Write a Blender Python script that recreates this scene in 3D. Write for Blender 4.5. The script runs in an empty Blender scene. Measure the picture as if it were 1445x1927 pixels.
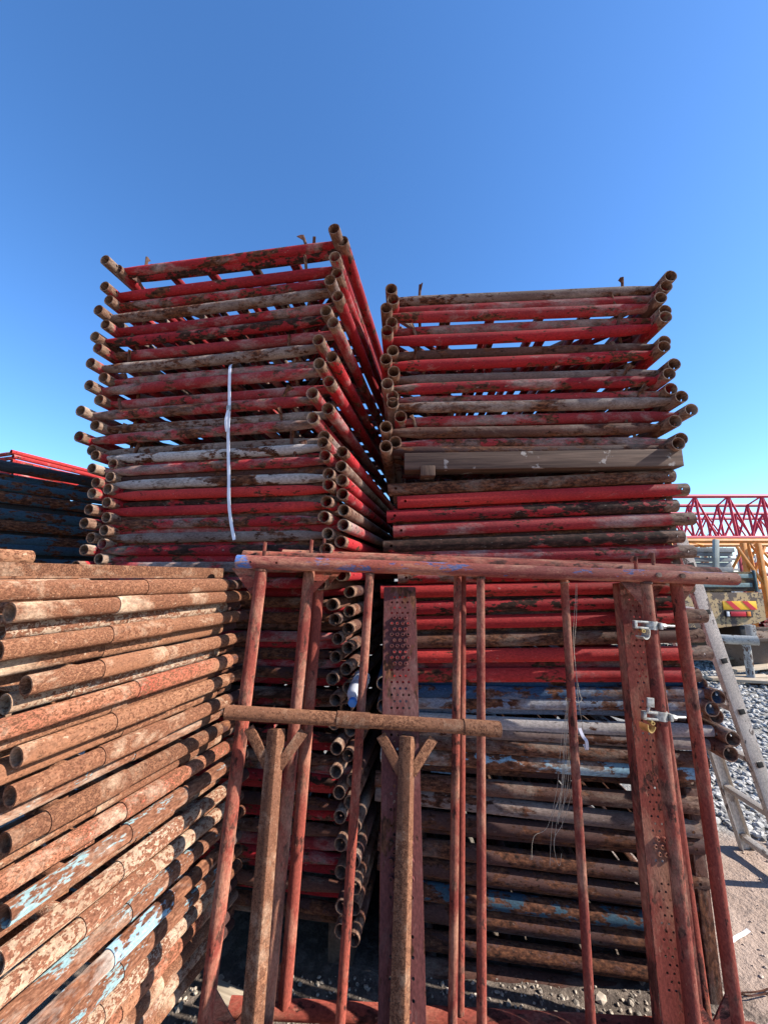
import bpy, math, random
from mathutils import Vector, Matrix, Euler
random.seed(11)
R = random.uniform
PI = math.pi
sc = bpy.context.scene
C = sc.collection

# ------------------------------------------------------------------ camera
F, CX, CY = 726.0, 722.5, 963.5
PITCH = math.radians(9.5)
EYE = 1.25
GZ = -0.13
cd = bpy.data.cameras.new('camera'); cam = bpy.data.objects.new('camera', cd); C.objects.link(cam)
cam.location = (0, 0, EYE); cam.rotation_euler = (PI/2 + PITCH, 0, 0)
cd.sensor_fit = 'VERTICAL'; cd.sensor_height = 36.0; cd.lens = 36.0*F/1927.0
cd.clip_start = 0.02; cd.clip_end = 3000
sc.camera = cam

def ray(px, py):
    x = (px-CX)/F; u = -(py-CY)/F
    return Vector((x, math.cos(PITCH)-u*math.sin(PITCH), math.sin(PITCH)+u*math.cos(PITCH)))
def P(px, py, D):
    """the point of the place seen at a pixel of the photograph and standing at distance D"""
    d = ray(px, py); return Vector((0, 0, EYE)) + d*(D/d.y)
def on_plane(px, py, p0, ax):
    """point on the vertical plane through p0 that holds the level direction ax"""
    n = Vector((-ax.y, ax.x, 0)); d = ray(px, py); o = Vector((0, 0, EYE))
    return o + d*((Vector((p0.x, p0.y, 0))-Vector((0, 0, 0))).dot(n)/d.dot(n))

# ------------------------------------------------------------------ materials
def mat(name):
    m = bpy.data.materials.new(name); m.use_nodes = True
    nt = m.node_tree; b = nt.nodes['Principled BSDF']
    return m, nt, b
def N(nt, t, **k):
    n = nt.nodes.new(t)
    for a, v in k.items(): setattr(n, a, v)
    return n
def sock(nt, s, v):
    if hasattr(v, 'links') or isinstance(v, bpy.types.NodeSocket): nt.links.new(v, s)
    elif isinstance(v, (tuple, list)) and len(v) == 3 and s.type == 'RGBA': s.default_value = (*v, 1)
    else: s.default_value = v
def noise(nt, vec, scale, detail=4, rough=.55, dist=0.0):
    n = N(nt, 'ShaderNodeTexNoise'); sock(nt, n.inputs['Vector'], vec)
    n.inputs['Scale'].default_value = scale; n.inputs['Detail'].default_value = detail
    n.inputs['Roughness'].default_value = rough; n.inputs['Distortion'].default_value = dist
    return n.outputs['Fac']
def math_(nt, op, a, b=0.0, c=None):
    n = N(nt, 'ShaderNodeMath', operation=op); sock(nt, n.inputs[0], a); sock(nt, n.inputs[1], b)
    if c is not None: sock(nt, n.inputs[2], c)
    return n.outputs[0]
def step(nt, v, lo, hi):
    n = N(nt, 'ShaderNodeMapRange'); n.clamp = True
    sock(nt, n.inputs[0], v); sock(nt, n.inputs[1], lo); sock(nt, n.inputs[2], hi)
    return n.outputs[0]
def mix(nt, f, a, b):
    n = N(nt, 'ShaderNodeMix', data_type='RGBA'); sock(nt, n.inputs[0], f); sock(nt, n.inputs[6], a); sock(nt, n.inputs[7], b)
    return n.outputs[2]
def coords(nt, stretch=(1, 1, 1)):
    tc = N(nt, 'ShaderNodeTexCoord'); oi = N(nt, 'ShaderNodeObjectInfo')
    mu = N(nt, 'ShaderNodeVectorMath', operation='MULTIPLY'); nt.links.new(tc.outputs['Object'], mu.inputs[0]); mu.inputs[1].default_value = stretch
    r = N(nt, 'ShaderNodeVectorMath', operation='SCALE'); r.inputs[0].default_value = (37.1, 17.3, 29.7); nt.links.new(oi.outputs['Random'], r.inputs['Scale'])
    wn = N(nt, 'ShaderNodeTexWhiteNoise', noise_dimensions='1D'); nt.links.new(oi.outputs['Random'], wn.inputs['W'])
    sc2_ = N(nt, 'ShaderNodeVectorMath', operation='SCALE'); nt.links.new(mu.outputs[0], sc2_.inputs[0]); nt.links.new(math_(nt, 'MULTIPLY_ADD', wn.outputs['Value'], .8, .65), sc2_.inputs['Scale'])
    ad = N(nt, 'ShaderNodeVectorMath', operation='ADD'); nt.links.new(sc2_.outputs[0], ad.inputs[0]); nt.links.new(r.outputs[0], ad.inputs[1])
    return ad.outputs[0], oi.outputs['Random']
DARK, BROWN, ORANGE = (.022, .011, .008), (.12, .045, .024), (.26, .105, .05)
def worn(name, paint, paint2, chip=.45, rust=(DARK, BROWN, ORANGE), dust=.35, dustcol=(.34, .27, .22), rough=.72, sc1=19, sc2=85, bump=.4, spread=.22, stretch=(.5, 1, 1), spec=.14, ends=None, endcols=None, grit=.55):
    """old paint peeling off rusty steel, splashed with dust and cement"""
    k_ = lambda c_: tuple(x*.84 for x in c_)
    paint, paint2, dustcol, rust = k_(paint), k_(paint2), k_(dustcol), tuple(k_(c_) for c_ in rust)
    m, nt, b = mat(name)
    v, rnd = coords(nt, stretch)
    a = noise(nt, v, sc1, 7, .62); f = noise(nt, v, sc2, 5, .6); c = noise(nt, v, 4.0, 3, .5)
    s = math_(nt, 'MULTIPLY_ADD', f, .30, math_(nt, 'MULTIPLY', a, .70))
    s = math_(nt, 'MULTIPLY_ADD', c, .25, math_(nt, 'MULTIPLY', s, .75))
    rr = math_(nt, 'MULTIPLY_ADD', rnd, spread*.35, chip*.36+.32-spread*.17)
    msk = step(nt, s, math_(nt, 'SUBTRACT', rr, .012), math_(nt, 'ADD', rr, .012))
    cr = N(nt, 'ShaderNodeValToRGB'); nt.links.new(f, cr.inputs[0])
    e = cr.color_ramp.elements; e[0].position = .32; e[0].color = (*rust[0], 1); e[1].position = .68; e[1].color = (*rust[2], 1)
    k = e.new(.5); k.color = (*rust[1], 1)
    pc = mix(nt, step(nt, c, .38, .62), paint, paint2)
    col = mix(nt, msk, cr.outputs[0], pc)
    dn = noise(nt, v, 8.5, 8, .72, .3)
    dth = .78-dust*.5
    dm = step(nt, math_(nt, 'MULTIPLY_ADD', rnd, .08, dn), dth, dth+.16)
    dm = math_(nt, 'MULTIPLY', dm, .85)
    col = mix(nt, dm, col, dustcol)
    if ends:
        # bare rusty pipe ends, as on used scaffold tube
        tc = N(nt, 'ShaderNodeTexCoord'); sx = N(nt, 'ShaderNodeSeparateXYZ'); nt.links.new(tc.outputs['Object'], sx.inputs[0])
        e = sx.outputs['X']
        if ends == 'both': e = math_(nt, 'SUBTRACT', .55, math_(nt, 'ABSOLUTE', math_(nt, 'SUBTRACT', e, .55)))
        lim = .09 if ends == 'start' else .015
        em = step(nt, math_(nt, 'MULTIPLY_ADD', a, .22, e), lim+.05, lim+.015+.05)
        em = math_(nt, 'SUBTRACT', 1, em)
        ec = mix(nt, step(nt, f, .36, .62), (.085, .040, .027), (.235, .135, .088)); ec = mix(nt, step(nt, dn, .50, .64), ec, (.29, .215, .16))
        if endcols: ec = mix(nt, step(nt, f, .46, .52), *endcols)
        col = mix(nt, em, col, ec)
    # small bright flecks of cement
    fl = noise(nt, v, 120, 2, .5); fm = step(nt, fl, .70, .74)
    col = mix(nt, math_(nt, 'MULTIPLY', fm, .55), col, dustcol)
    # fine stipple of pitting and grit
    gr = noise(nt, v, 210, 3, .7); gv = step(nt, gr, .34, .66)
    hv = N(nt, 'ShaderNodeHueSaturation'); sock(nt, hv.inputs['Color'], col); nt.links.new(math_(nt, 'MULTIPLY_ADD', gv, grit, 1.0-grit*.55), hv.inputs['Value']); col = hv.outputs[0]
    nt.links.new(col, b.inputs['Base Color'])
    b.inputs['Roughness'].default_value = rough
    rg = math_(nt, 'SUBTRACT', .92, math_(nt, 'MULTIPLY', msk, .92-rough)); nt.links.new(rg, b.inputs['Roughness'])
    b.inputs['Specular IOR Level'].default_value = spec; b.inputs['Diffuse Roughness'].default_value = 1.0
    bp = N(nt, 'ShaderNodeBump'); bp.inputs['Strength'].default_value = bump; bp.inputs['Distance'].default_value = .0025
    h = math_(nt, 'ADD', math_(nt, 'MULTIPLY', msk, .35), math_(nt, 'ADD', math_(nt, 'MULTIPLY', f, .6), math_(nt, 'ADD', math_(nt, 'MULTIPLY', dm, .5), math_(nt, 'MULTIPLY', gr, .45))))
    nt.links.new(h, bp.inputs['Height']); nt.links.new(bp.outputs[0], b.inputs['Normal'])
    return m
def plain(name, col, rough=.6, metal=0, var=.25, scale=20, bump=.15, spec=.4):
    m, nt, b = mat(name); v, rnd = coords(nt)
    n = noise(nt, v, scale, 6, .6)
    d = tuple(x*(1-var) for x in col); l = tuple(min(1, x*(1+var)) for x in col)
    nt.links.new(mix(nt, step(nt, n, .35, .65), d, l), b.inputs['Base Color'])
    b.inputs['Roughness'].default_value = rough; b.inputs['Metallic'].default_value = metal; b.inputs['Specular IOR Level'].default_value = spec
    if bump:
        bp = N(nt, 'ShaderNodeBump'); bp.inputs['Strength'].default_value = bump; bp.inputs['Distance'].default_value = .004
        nt.links.new(n, bp.inputs['Height']); nt.links.new(bp.outputs[0], b.inputs['Normal'])
    return m
RUSTY = ((.055, .022, .013), (.17, .065, .034), (.33, .145, .075))
M = {
}
REDS = {
 'red':      dict(paint=(.43, .024, .028), paint2=(.27, .017, .022), chip=.40, dust=.40, dustcol=(.38, .27, .24)),
 'coral':    dict(paint=(.52, .046, .038), paint2=(.38, .026, .028), chip=.33, dust=.34, dustcol=(.44, .29, .25)),
 'redblack': dict(paint=(.43, .028, .032), paint2=(.28, .018, .023), chip=.56, dust=.36, rust=(DARK, (.045, .022, .016), (.11, .05, .035))),
 'redgrey':  dict(paint=(.38, .036, .038), paint2=(.27, .028, .030), chip=.42, dust=.56, dustcol=(.34, .25, .22)),
 'grey':     dict(paint=(.255, .185, .155), paint2=(.175, .115, .095), chip=.46, dust=.52, dustcol=(.34, .27, .23)),
 'pale':     dict(paint=(.46, .41, .38), paint2=(.36, .30, .275), chip=.38, dust=.55, dustcol=(.48, .43, .39)),
 'dark':     dict(paint=(.085, .036, .030), paint2=(.06, .028, .024), chip=.52, dust=.40, dustcol=(.20, .15, .12)),
 'brown':    dict(paint=(.17, .072, .048), paint2=(.105, .048, .034), chip=.52, dust=.46, dustcol=(.29, .21, .16)),
 'blue':     dict(paint=(.050, .112, .205), paint2=(.038, .078, .145), chip=.48, dust=.42, dustcol=(.27, .26, .28)),
 'paleblue': dict(paint=(.21, .25, .32), paint2=(.15, .18, .25), chip=.46, dust=.50, dustcol=(.36, .345, .35)),
 'sky':      dict(paint=(.24, .42, .52), paint2=(.30, .42, .48), chip=.52, dust=.46, dustcol=(.46, .41, .35), rust=RUSTY),
 'shadetoned':     dict(paint=(.115, .050, .038), paint2=(.072, .034, .028), chip=.50, dust=.32, dustcol=(.22, .15, .12)),  # brown steel with the shade at the stack foot put into its colour
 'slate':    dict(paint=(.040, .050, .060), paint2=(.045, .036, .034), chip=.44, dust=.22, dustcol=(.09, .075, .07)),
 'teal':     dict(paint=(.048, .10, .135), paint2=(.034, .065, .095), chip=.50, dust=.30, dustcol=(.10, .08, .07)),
}
for k_, d_ in REDS.items():
    M[k_] = worn(k_+'_worn_steel', **d_)
    M['std_'+k_] = worn(k_+'_standard_rusty_ends', ends='start', **dict(d_, chip=d_['chip']*.8))
    M['side_'+k_] = worn(k_+'_cross_tube_rusty_ends', ends='both', **d_)
M.update({
 'skyrust': worn('sky_blue_over_rust', (.155, .30, .33), (.23, .33, .335), chip=.68, dust=.40, dustcol=(.46, .34, .25), rust=((.11, .042, .024), (.20, .083, .045), (.30, .14, .08)), sc1=30, sc2=190, bump=.6, spec=.12, stretch=(.42, 1, 1)),
 'oxide':  worn('red_oxide_paint', (.32, .074, .048), (.21, .046, .034), chip=.40, dust=.54, dustcol=(.43, .205, .13), bump=.5, rough=.8, sc1=22, spec=.12, rust=((.045, .018, .014), (.12, .04, .03), (.2, .07, .05))),
 'oxideblue': worn('red_oxide_over_blue', (.33, .085, .054), (.22, .056, .046), chip=.46, rust=((.06, .08, .20), (.12, .13, .25), (.26, .12, .09)), dust=.60, dustcol=(.47, .235, .15), bump=.5, rough=.8, sc1=14, spec=.12, stretch=(.35, 1, 1), ends='start', endcols=((.06, .13, .33), (.22, .14, .14))),
 'maroon': worn('maroon_zinc_sheet', (.165, .050, .042), (.115, .036, .034), chip=.44, dust=.46, dustcol=(.24, .14, .12), bump=.4, spec=.15, sc1=16),
 'rust':   worn('orange_rust', (.33, .158, .086), (.26, .114, .061), chip=.52, rust=((.11, .044, .024), (.19, .079, .043), (.27, .120, .066)), dust=.40, dustcol=(.56, .40, .27), sc1=150, sc2=380, bump=.7, stretch=(.8, 1, 1), spread=.3, spec=.10),
 'rustpale': worn('pale_flaking_rust', (.46, .325, .225), (.35, .225, .145), chip=.56, rust=((.13, .052, .030), (.22, .092, .052), (.31, .14, .08)), dust=.44, dustcol=(.62, .49, .37), sc1=110, sc2=330, bump=.7, stretch=(.75, 1, 1), spec=.10),
 'rustred': worn('rust_with_red_traces', (.38, .095, .055), (.33, .155, .085), chip=.54, rust=((.10, .040, .022), (.19, .076, .041), (.28, .120, .064)), dust=.44, dustcol=(.56, .40, .28), sc1=120, sc2=340, bump=.65, stretch=(.8, 1, 1), spec=.10),
 'umber':  worn('umber_rust_skin', (.27, .122, .064), (.175, .075, .042), chip=.48, rust=((.075, .030, .017), (.15, .063, .035), (.25, .115, .06)), dust=.42, dustcol=(.40, .26, .17), sc1=85, sc2=320, bump=.7, spec=.10, stretch=(1, 1, 1)),
 'timber': None,
 'black': plain('socket_shade', (.012, .011, .010), .9, 0, .2, 30, 0),
 'zinc': plain('galvanised_steel', (.33, .325, .30), .55, .6, .35, 90, .3),
 'brass': plain('yellow_zinc', (.55, .40, .16), .35, .8, .2, 60, .1),
})
def wood(name, a, b_, sc_=1.0):
    m, nt, b = mat(name); v, rnd = coords(nt, (1.2*sc_, 26*sc_, 26*sc_))
    n = noise(nt, v, 2.2, 6, .6, .6); v2, _ = coords(nt, (1, 1, 1)); n2 = noise(nt, v2, 9, 5, .6)
    col = mix(nt, step(nt, n, .32, .66), a, b_)
    col = mix(nt, math_(nt, 'MULTIPLY', step(nt, n2, .63, .67), .55), col, (.42, .38, .34))
    nt.links.new(col, b.inputs['Base Color']); b.inputs['Roughness'].default_value = .85; b.inputs['Specular IOR Level'].default_value = .2
    bp = N(nt, 'ShaderNodeBump'); bp.inputs['Strength'].default_value = .4; bp.inputs['Distance'].default_value = .003
    nt.links.new(n, bp.inputs['Height']); nt.links.new(bp.outputs[0], b.inputs['Normal'])
    return m
M['timber'] = wood('weathered_timber', (.050, .031, .023), (.125, .080, .058))
M['oldwood'] = wood('old_grey_wood', (.22, .17, .12), (.42, .34, .25))

# ------------------------------------------------------------------ mesh helpers
CACHE = {}
def finish(me, ang=35):
    for p in me.polygons: p.use_smooth = True
    me.set_sharp_from_angle(angle=math.radians(ang))
    if not me.materials: me.materials.append(M['red'])
    return me
def mesh_from(name, vs, fs, ang=35):
    me = bpy.data.meshes.new(name); me.from_pydata([tuple(v) for v in vs], [], fs); me.validate(); me.update()
    return finish(me, ang)
def obj(name, me, material, parent=None, loc=(0, 0, 0), rot=None, quat=None):
    o = bpy.data.objects.new(name, me); C.objects.link(o)
    o.location = loc
    if quat is not None: o.rotation_mode = 'QUATERNION'; o.rotation_quaternion = quat
    if rot is not None: o.rotation_euler = rot
    if parent is not None: o.parent = parent
    if material is not None and me.materials:
        s = o.material_slots[0]; s.link = 'OBJECT'; s.material = material
    return o
def tag(o, label=None, cat=None, group=None, kind=None):
    if label: o['label'] = label
    if cat: o['category'] = cat
    if group: o['group'] = group
    if kind: o['kind'] = kind
    return o
def thing(name, label, cat, loc=(0, 0, 0), rot=(0, 0, 0), group=None):
    o = bpy.data.objects.new(name, None); C.objects.link(o); o.empty_display_size = .05
    o.location = loc; o.rotation_euler = rot
    return tag(o, label, cat, group)

def tube_mesh(L, r, wall=.0034, holes=(), seg=18, flat=0.0, flatlen=.13, bend=0.0):
    """hollow open tube along +X; holes = (x, angle) drilled right through; flat squeezes both ends"""
    key = (round(L, 3), round(r, 4), wall, tuple(holes), seg, flat, flatlen, round(bend, 3))
    if key in CACHE: return CACHE[key]
    a = 2*PI*r/seg
    xs = {0.0, L}
    n = max(2, int(L/.12))
    hx = sorted(set(h[0] for h in holes))
    for i in range(1, n):
        x = L*i/n
        if all(abs(x-h) > 2.2*a for h in hx): xs.add(x)
    if flat:
        for t in (.3, .6, .8, 1.0): xs.add(flatlen*t); xs.add(L-flatlen*t)
    for h in hx: xs |= {h-a, h, h+a}
    xs = sorted(xs); ix = {x: i for i, x in enumerate(xs)}
    vs = []; fs = []
    def pt(x, th, rad): return (x, rad*math.cos(th), rad*math.sin(th))
    skip = set(); drilled = []
    for (x, th) in holes:
        for t in (th, th+PI):
            j = int(round(t/(2*PI)*seg)) % seg; i = ix[x]
            drilled.append((i, j))
            for di in (-1, 0):
                for dj in (-1, 0): skip.add((i+di, (j+dj) % seg))
    rings = []
    for rad in (r, r-wall):
        base = len(vs)
        for x in xs:
            for j in range(seg): vs.append(pt(x, 2*PI*j/seg, rad))
        rings.append(base)
    o0, i0 = rings
    for i in range(len(xs)-1):
        for j in range(seg):
            if (i, j) in skip: continue
            k = (j+1) % seg
            fs.append((o0+i*seg+j, o0+(i+1)*seg+j, o0+(i+1)*seg+k, o0+i*seg+k)[::-1])
            fs.append((i0+i*seg+j, i0+(i+1)*seg+j, i0+(i+1)*seg+k, i0+i*seg+k))
    for i, fl in ((0, 0), (len(xs)-1, 1)):
        for j in range(seg):
            k = (j+1) % seg; q = (o0+i*seg+j, o0+i*seg+k, i0+i*seg+k, i0+i*seg+j)
            fs.append(q[::-1] if fl else q)
    ring8 = [(1, 0), (1, 1), (0, 1), (-1, 1), (-1, 0), (-1, -1), (0, -1), (1, -1)]
    for (i, j) in drilled:
        hb = []
        for rad, base in ((r, o0), (r-wall, i0)):
            h0 = len(vs)
            for q in range(8):
                an = q*PI/4; vs.append(pt(xs[i]+.66*a*math.cos(an), 2*PI*j/seg+.66*a*math.sin(an)/r, rad))
            hb.append(h0)
            for q in range(8):
                p = (q+1) % 8
                b1 = base+(i+ring8[q][0])*seg+(j+ring8[q][1]) % seg; b2 = base+(i+ring8[p][0])*seg+(j+ring8[p][1]) % seg
                f = (b1, b2, h0+p, h0+q)
                fs.append(f if base == o0 else f[::-1])
        for q in range(8):
            p = (q+1) % 8; fs.append((hb[0]+q, hb[0]+p, hb[1]+p, hb[1]+q))
    if flat or bend:
        out = []
        for (x, y, z) in vs:
            if flat:
                e = min(x, L-x); t = max(0.0, 1-e/flatlen); t = t*t*(3-2*t)
                z *= 1-flat*t; y *= 1+flat*.35*t
            z += bend*(4*x*(L-x)/L/L)
            out.append((x, y, z))
        vs = out
    me = mesh_from('tube', vs, fs); CACHE[key] = me
    return me
QX = Vector((1, 0, 0))
def tube(name, p, q, r, material, parent=None, **k):
    """a tube from p to q in the parent's space"""
    p, q = Vector(p), Vector(q); d = q-p
    me = tube_mesh(d.length, r, **k)
    z = Vector((0, 0, 1)); x = d.normalized()
    if abs(x.dot(z)) > .95: z = Vector((0, -1, 0))
    y = z.cross(x).normalized(); z2 = x.cross(y)
    mt = Matrix((x, y, z2)).transposed()
    return obj(name, me, material, parent, p, quat=mt.to_quaternion())
def bevel_box(sx, sy, sz, bev=.003):
    key = ('box', round(sx, 4), round(sy, 4), round(sz, 4), bev)
    if key in CACHE: return CACHE[key]
    import bmesh
    bm = bmesh.new(); bmesh.ops.create_cube(bm, size=1)
    for v in bm.verts: v.co = Vector((v.co.x*sx, v.co.y*sy, v.co.z*sz))
    if bev: bmesh.ops.bevel(bm, geom=bm.edges[:], offset=bev, segments=2, affect='EDGES', profile=.6)
    me = bpy.data.meshes.new('box'); bm.to_mesh(me); bm.free(); finish(me, 40); CACHE[key] = me
    return me
def bar(name, p, q, w, t, material, parent=None, bev=.003, face=None):
    """a rectangular bar from p to q; w across, t along the face direction"""
    p, q = Vector(p), Vector(q); d = q-p; x = d.normalized()
    f = Vector(face) if face is not None else Vector((0, -1, 0))
    z = (f-x*f.dot(x)).normalized(); y = z.cross(x)
    return obj(name, bevel_box(d.length, w, t, bev), material, parent, (p+q)/2, quat=Matrix((x, y, z)).transposed().to_quaternion())
def prism(name, pts, th, material, parent=None):
    """a plate from an outline of 3-D points, thickened along its normal"""
    pts = [Vector(p) for p in pts]; n = (pts[1]-pts[0]).cross(pts[2]-pts[0]).normalized()*th/2
    k = len(pts); vs = [p-n for p in pts]+[p+n for p in pts]
    fs = [tuple(range(k))[::-1], tuple(range(k, 2*k))]+[(i, (i+1) % k, k+(i+1) % k, k+i) for i in range(k)]
    return obj(name, mesh_from(name, vs, fs, 30), material, parent)
def cord(name, paths, r, material, parent=None, seg=6):
    vs = []; fs = []
    for pts in paths:
        pts = [Vector(p) for p in pts]; b0 = len(vs)
        for i, p in enumerate(pts):
            t = (pts[min(i+1, len(pts)-1)]-pts[max(i-1, 0)]).normalized()
            u = t.cross(Vector((.3, 1, .2))).normalized(); w = t.cross(u)
            for j in range(seg):
                an = 2*PI*j/seg; vs.append(p+(u*math.cos(an)+w*math.sin(an))*r)
        for i in range(len(pts)-1):
            for j in range(seg):
                k = (j+1) % seg; fs.append((b0+i*seg+j, b0+i*seg+k, b0+(i+1)*seg+k, b0+(i+1)*seg+j))
        fs.append(tuple(range(b0, b0+seg))[::-1]); e = b0+(len(pts)-1)*seg; fs.append(tuple(range(e, e+seg)))
    return obj(name, mesh_from(name, vs, fs, 60), material, parent)
def smooth_path(pts, n=8):
    pts = [Vector(p) for p in pts]; out = []
    for i in range(len(pts)-1):
        p0 = pts[max(i-1, 0)]; p1 = pts[i]; p2 = pts[i+1]; p3 = pts[min(i+2, len(pts)-1)]
        for k in range(n):
            t = k/n
            out.append(.5*((2*p1)+(p2-p0)*t+(2*p0-5*p1+4*p2-p3)*t*t+(3*p1-p0-3*p2+p3)*t**3))
    out.append(pts[-1]); return out

# ------------------------------------------------------------------ words
ONES = 'first second third fourth fifth sixth seventh eighth ninth tenth eleventh twelfth thirteenth fourteenth fifteenth sixteenth seventeenth eighteenth nineteenth'.split()
TENS = {2: 'twent', 3: 'thirt', 4: 'fort', 5: 'fift', 6: 'sixt', 7: 'sevent'}
def nth(n):
    if n < 20: return ONES[n-1]
    t, o = divmod(n, 10)
    return TENS[t]+'ieth' if o == 0 else TENS[t]+'y '+ONES[o-1]
LOOK = {'red': 'red painted', 'coral': 'bright coral red', 'redblack': 'red and black patched', 'redgrey': 'grey dusted red', 'grey': 'cement grey',
        'pale': 'pale grey', 'dark': 'dark rusty', 'brown': 'rust brown', 'blue': 'blue painted', 'paleblue': 'pale blue', 'sky': 'flaking sky blue',
        'skyrust': 'blue patched rusty', 'teal': 'shabby teal', 'shadetoned': 'deep brown rusty', 'slate': 'dark slate', 'rust': 'orange rusty', 'rustpale': 'pale flaking rusty', 'rustred': 'red tinged rusty'}

# ------------------------------------------------------------------ scaffold frames
TR = .0265
def pin(parent, loc, m, lean=(0, 0)):
    o = tube('lock_pin', Vector(loc), Vector(loc)+Vector((lean[0], lean[1], .052)), .0066, m, parent, wall=.002, seg=8)
    prism('pin_flag', [Vector((.030, .004, -.004)), Vector((.058, .004, -.004)), Vector((.056, .004, -.026)), Vector((.040, .004, -.012))], .004, m, o)
    return o
def frame_ends_out(name, label, group, p0, ax, roll, w, L, prot, ms, mt, pins=True, ends=None, rails=True, r=TR, flat=.42):
    """a flat lying frame whose two long standards point at the viewer, joined by a front transom"""
    dz = math.atan2(ax.y, ax.x)
    t = thing(name, label, 'scaffold frame', p0, (0, roll, dz), group)
    e = ends or ms
    hl = ((.045, 0.0), (.105, 0.0)); 
    for x, m in ((0, ms), (w, e)):
        tube('standard', (x, -prot, 0), (x, L, 0), r, m, t, holes=((.04, 0.0), (.10, 0.0)))
    tube('transom', (r*.7, 0, 0), (w-r*.7, 0, 0), r*.92, mt, t, flat=flat, flatlen=.12, bend=R(-.007, .004))
    tube('transom', (r*.7, L-.15, 0), (w-r*.7, L-.15, 0), r*.92, mt, t, flat=flat, flatlen=.12)
    if rails:
        for f in ((.22, .40, .60, .78) if pins else (.32, .68)): tube('rail', (w*f, r*.8, 0), (w*f, L-.17, 0), .0155, mt, t, seg=12)
        if pins: tube('transom', (r*.7, .50, 0), (w-r*.7, .50, 0), r*.7, mt, t, seg=12)
        tube('brace', (w*.33, .5, -.001), (r, .12, -.001), .0125, mt, t, seg=10)
        tube('brace', (w*.67, .5, -.001), (w-r, .12, -.001), .0125, mt, t, seg=10)
    if pins:
        pin(t, (.13, .005, r*.9), M['brown'], (R(-.03, .03), R(-.03, .02))); pin(t, (w-.15, .005, r*.9), M['brown'], (R(-.03, .03), R(-.03, .02)))
    return t
def frame_side_on(name, label, group, p0, ax, roll, w, L, ms, mt=None, r=TR, rails=True):
    """a flat lying frame whose long standard lies across the view, bolt holes at both ends"""
    dz = math.atan2(ax.y, ax.x)
    t = thing(name, label, 'scaffold frame', p0, (0, roll, dz), group)
    th = -PI/2
    tube('standard', (0, 0, 0), (w, 0, 0), r, ms, t, holes=((.034, PI), (w-.034, PI)), bend=R(-.003, .003))
    tube('standard', (0, L, 0), (w, L, 0), r, ms, t)
    for x in (.16, w-.16): tube('transom', (x, r*.8, 0), (x, L-r*.8, 0), r*.85, mt or ms, t, seg=12)
    if rails:
        for f in (.4, .62): tube('rail', (w*f, r*.8, 0), (w*f, L-r*.8, 0), .015, mt or ms, t, seg=12)
    return t

# ---- tall left stack
A1 = math.radians(9.8)
LSX = Vector((math.cos(A1), -math.sin(A1), 0)); LSY = Vector((math.sin(A1), math.cos(A1), 0))
LS0 = Vector((-.176, 1.42, 0))             # right front corner
LSW = .972
ls = [(517, 466, 'red', 'brown'), (521, 472, 'redblack', 'red'), (560, 511, 'red', 'red'), (577, 532, 'red', 'red'), (601, 552, 'grey', 'grey'), (624, 577, 'red', 'red'), (644, 601, 'redblack', 'brown'),
 (668, 627, 'redgrey', 'red'), (695, 656, 'grey', 'redgrey'), (718, 683, 'redgrey', 'red'), (735, 699, 'redgrey', 'redgrey'), (758, 727, 'redgrey', 'red'), (781, 752, 'redgrey', 'redgrey'),
 (805, 777, 'grey', 'redgrey'), (827, 796, 'redgrey', 'red'), (848, 825, 'grey', 'grey'), (863, 841, 'pale', 'redgrey'), (878, 857, 'red', 'red'), (890, 869, 'redgrey', 'redgrey'),
 (902, 884, 'dark', 'brown'), (914, 899, 'pale', 'redgrey'), (925, 910, 'dark', 'red'), (935, 921, 'coral', 'red'), (950, 936, 'redblack', 'red'), (964, 951, 'coral', 'red'),
 (977, 965, 'brown', 'brown'), (989, 979, 'red', 'red'), (1001, 992, 'redgrey', 'redgrey'), (1014, 1007, 'grey', 'brown'), (1025, 1021, 'red', 'red'), (1037, 1036, 'redblack', 'red'),
 (1053, 1052, 'red', 'dark'), (1067, 1067, 'redgrey', 'red'), (1080, 1082, 'red', 'red'), (1096, 1098, 'red', 'brown')]
below = [1113, 1135, 1149, 1162, 1180, 1197, 1213, 1231, 1250, 1266, 1286, 1304, 1324, 1345, 1365, 1386, 1408, 1430, 1452, 1470, 1492, 1516, 1539, 1563, 1592, 1616, 1644, 1664, 1686, 1708, 1733]
cyc = ['red', 'brown', 'red', 'dark', 'brown', 'redgrey', 'red', 'dark', 'red', 'dark', 'red', 'redblack', 'redgrey', 'dark', 'red', 'redblack', 'red', 'brown', 'redgrey', 'redblack', 'coral', 'dark', 'red', 'brown', 'redgrey', 'red', 'redblack', 'brown', 'red', 'dark', 'brown']
for i, y in enumerate(below): ls.append((y-400*(y-1085)/4900, y, cyc[i], 'brown' if i % 3 else 'dark'))
def shiftL(y):      # how the bundles sit sideways on each other
    for (a, sa), (b, sb) in zip(SH, SH[1:]):
        if a <= y <= b: return sa+(sb-sa)*(y-a)/(b-a)
    return 0
SH = [(400, .0), (480, .0), (560, -.02), (690, -.045), (800, -.065), (822, -.075), (824, -.02), (900, .01), (1000, .01), (1110, .0), (1300, .012), (1640, .045), (1800, .05)]
nls = len(ls)
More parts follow.
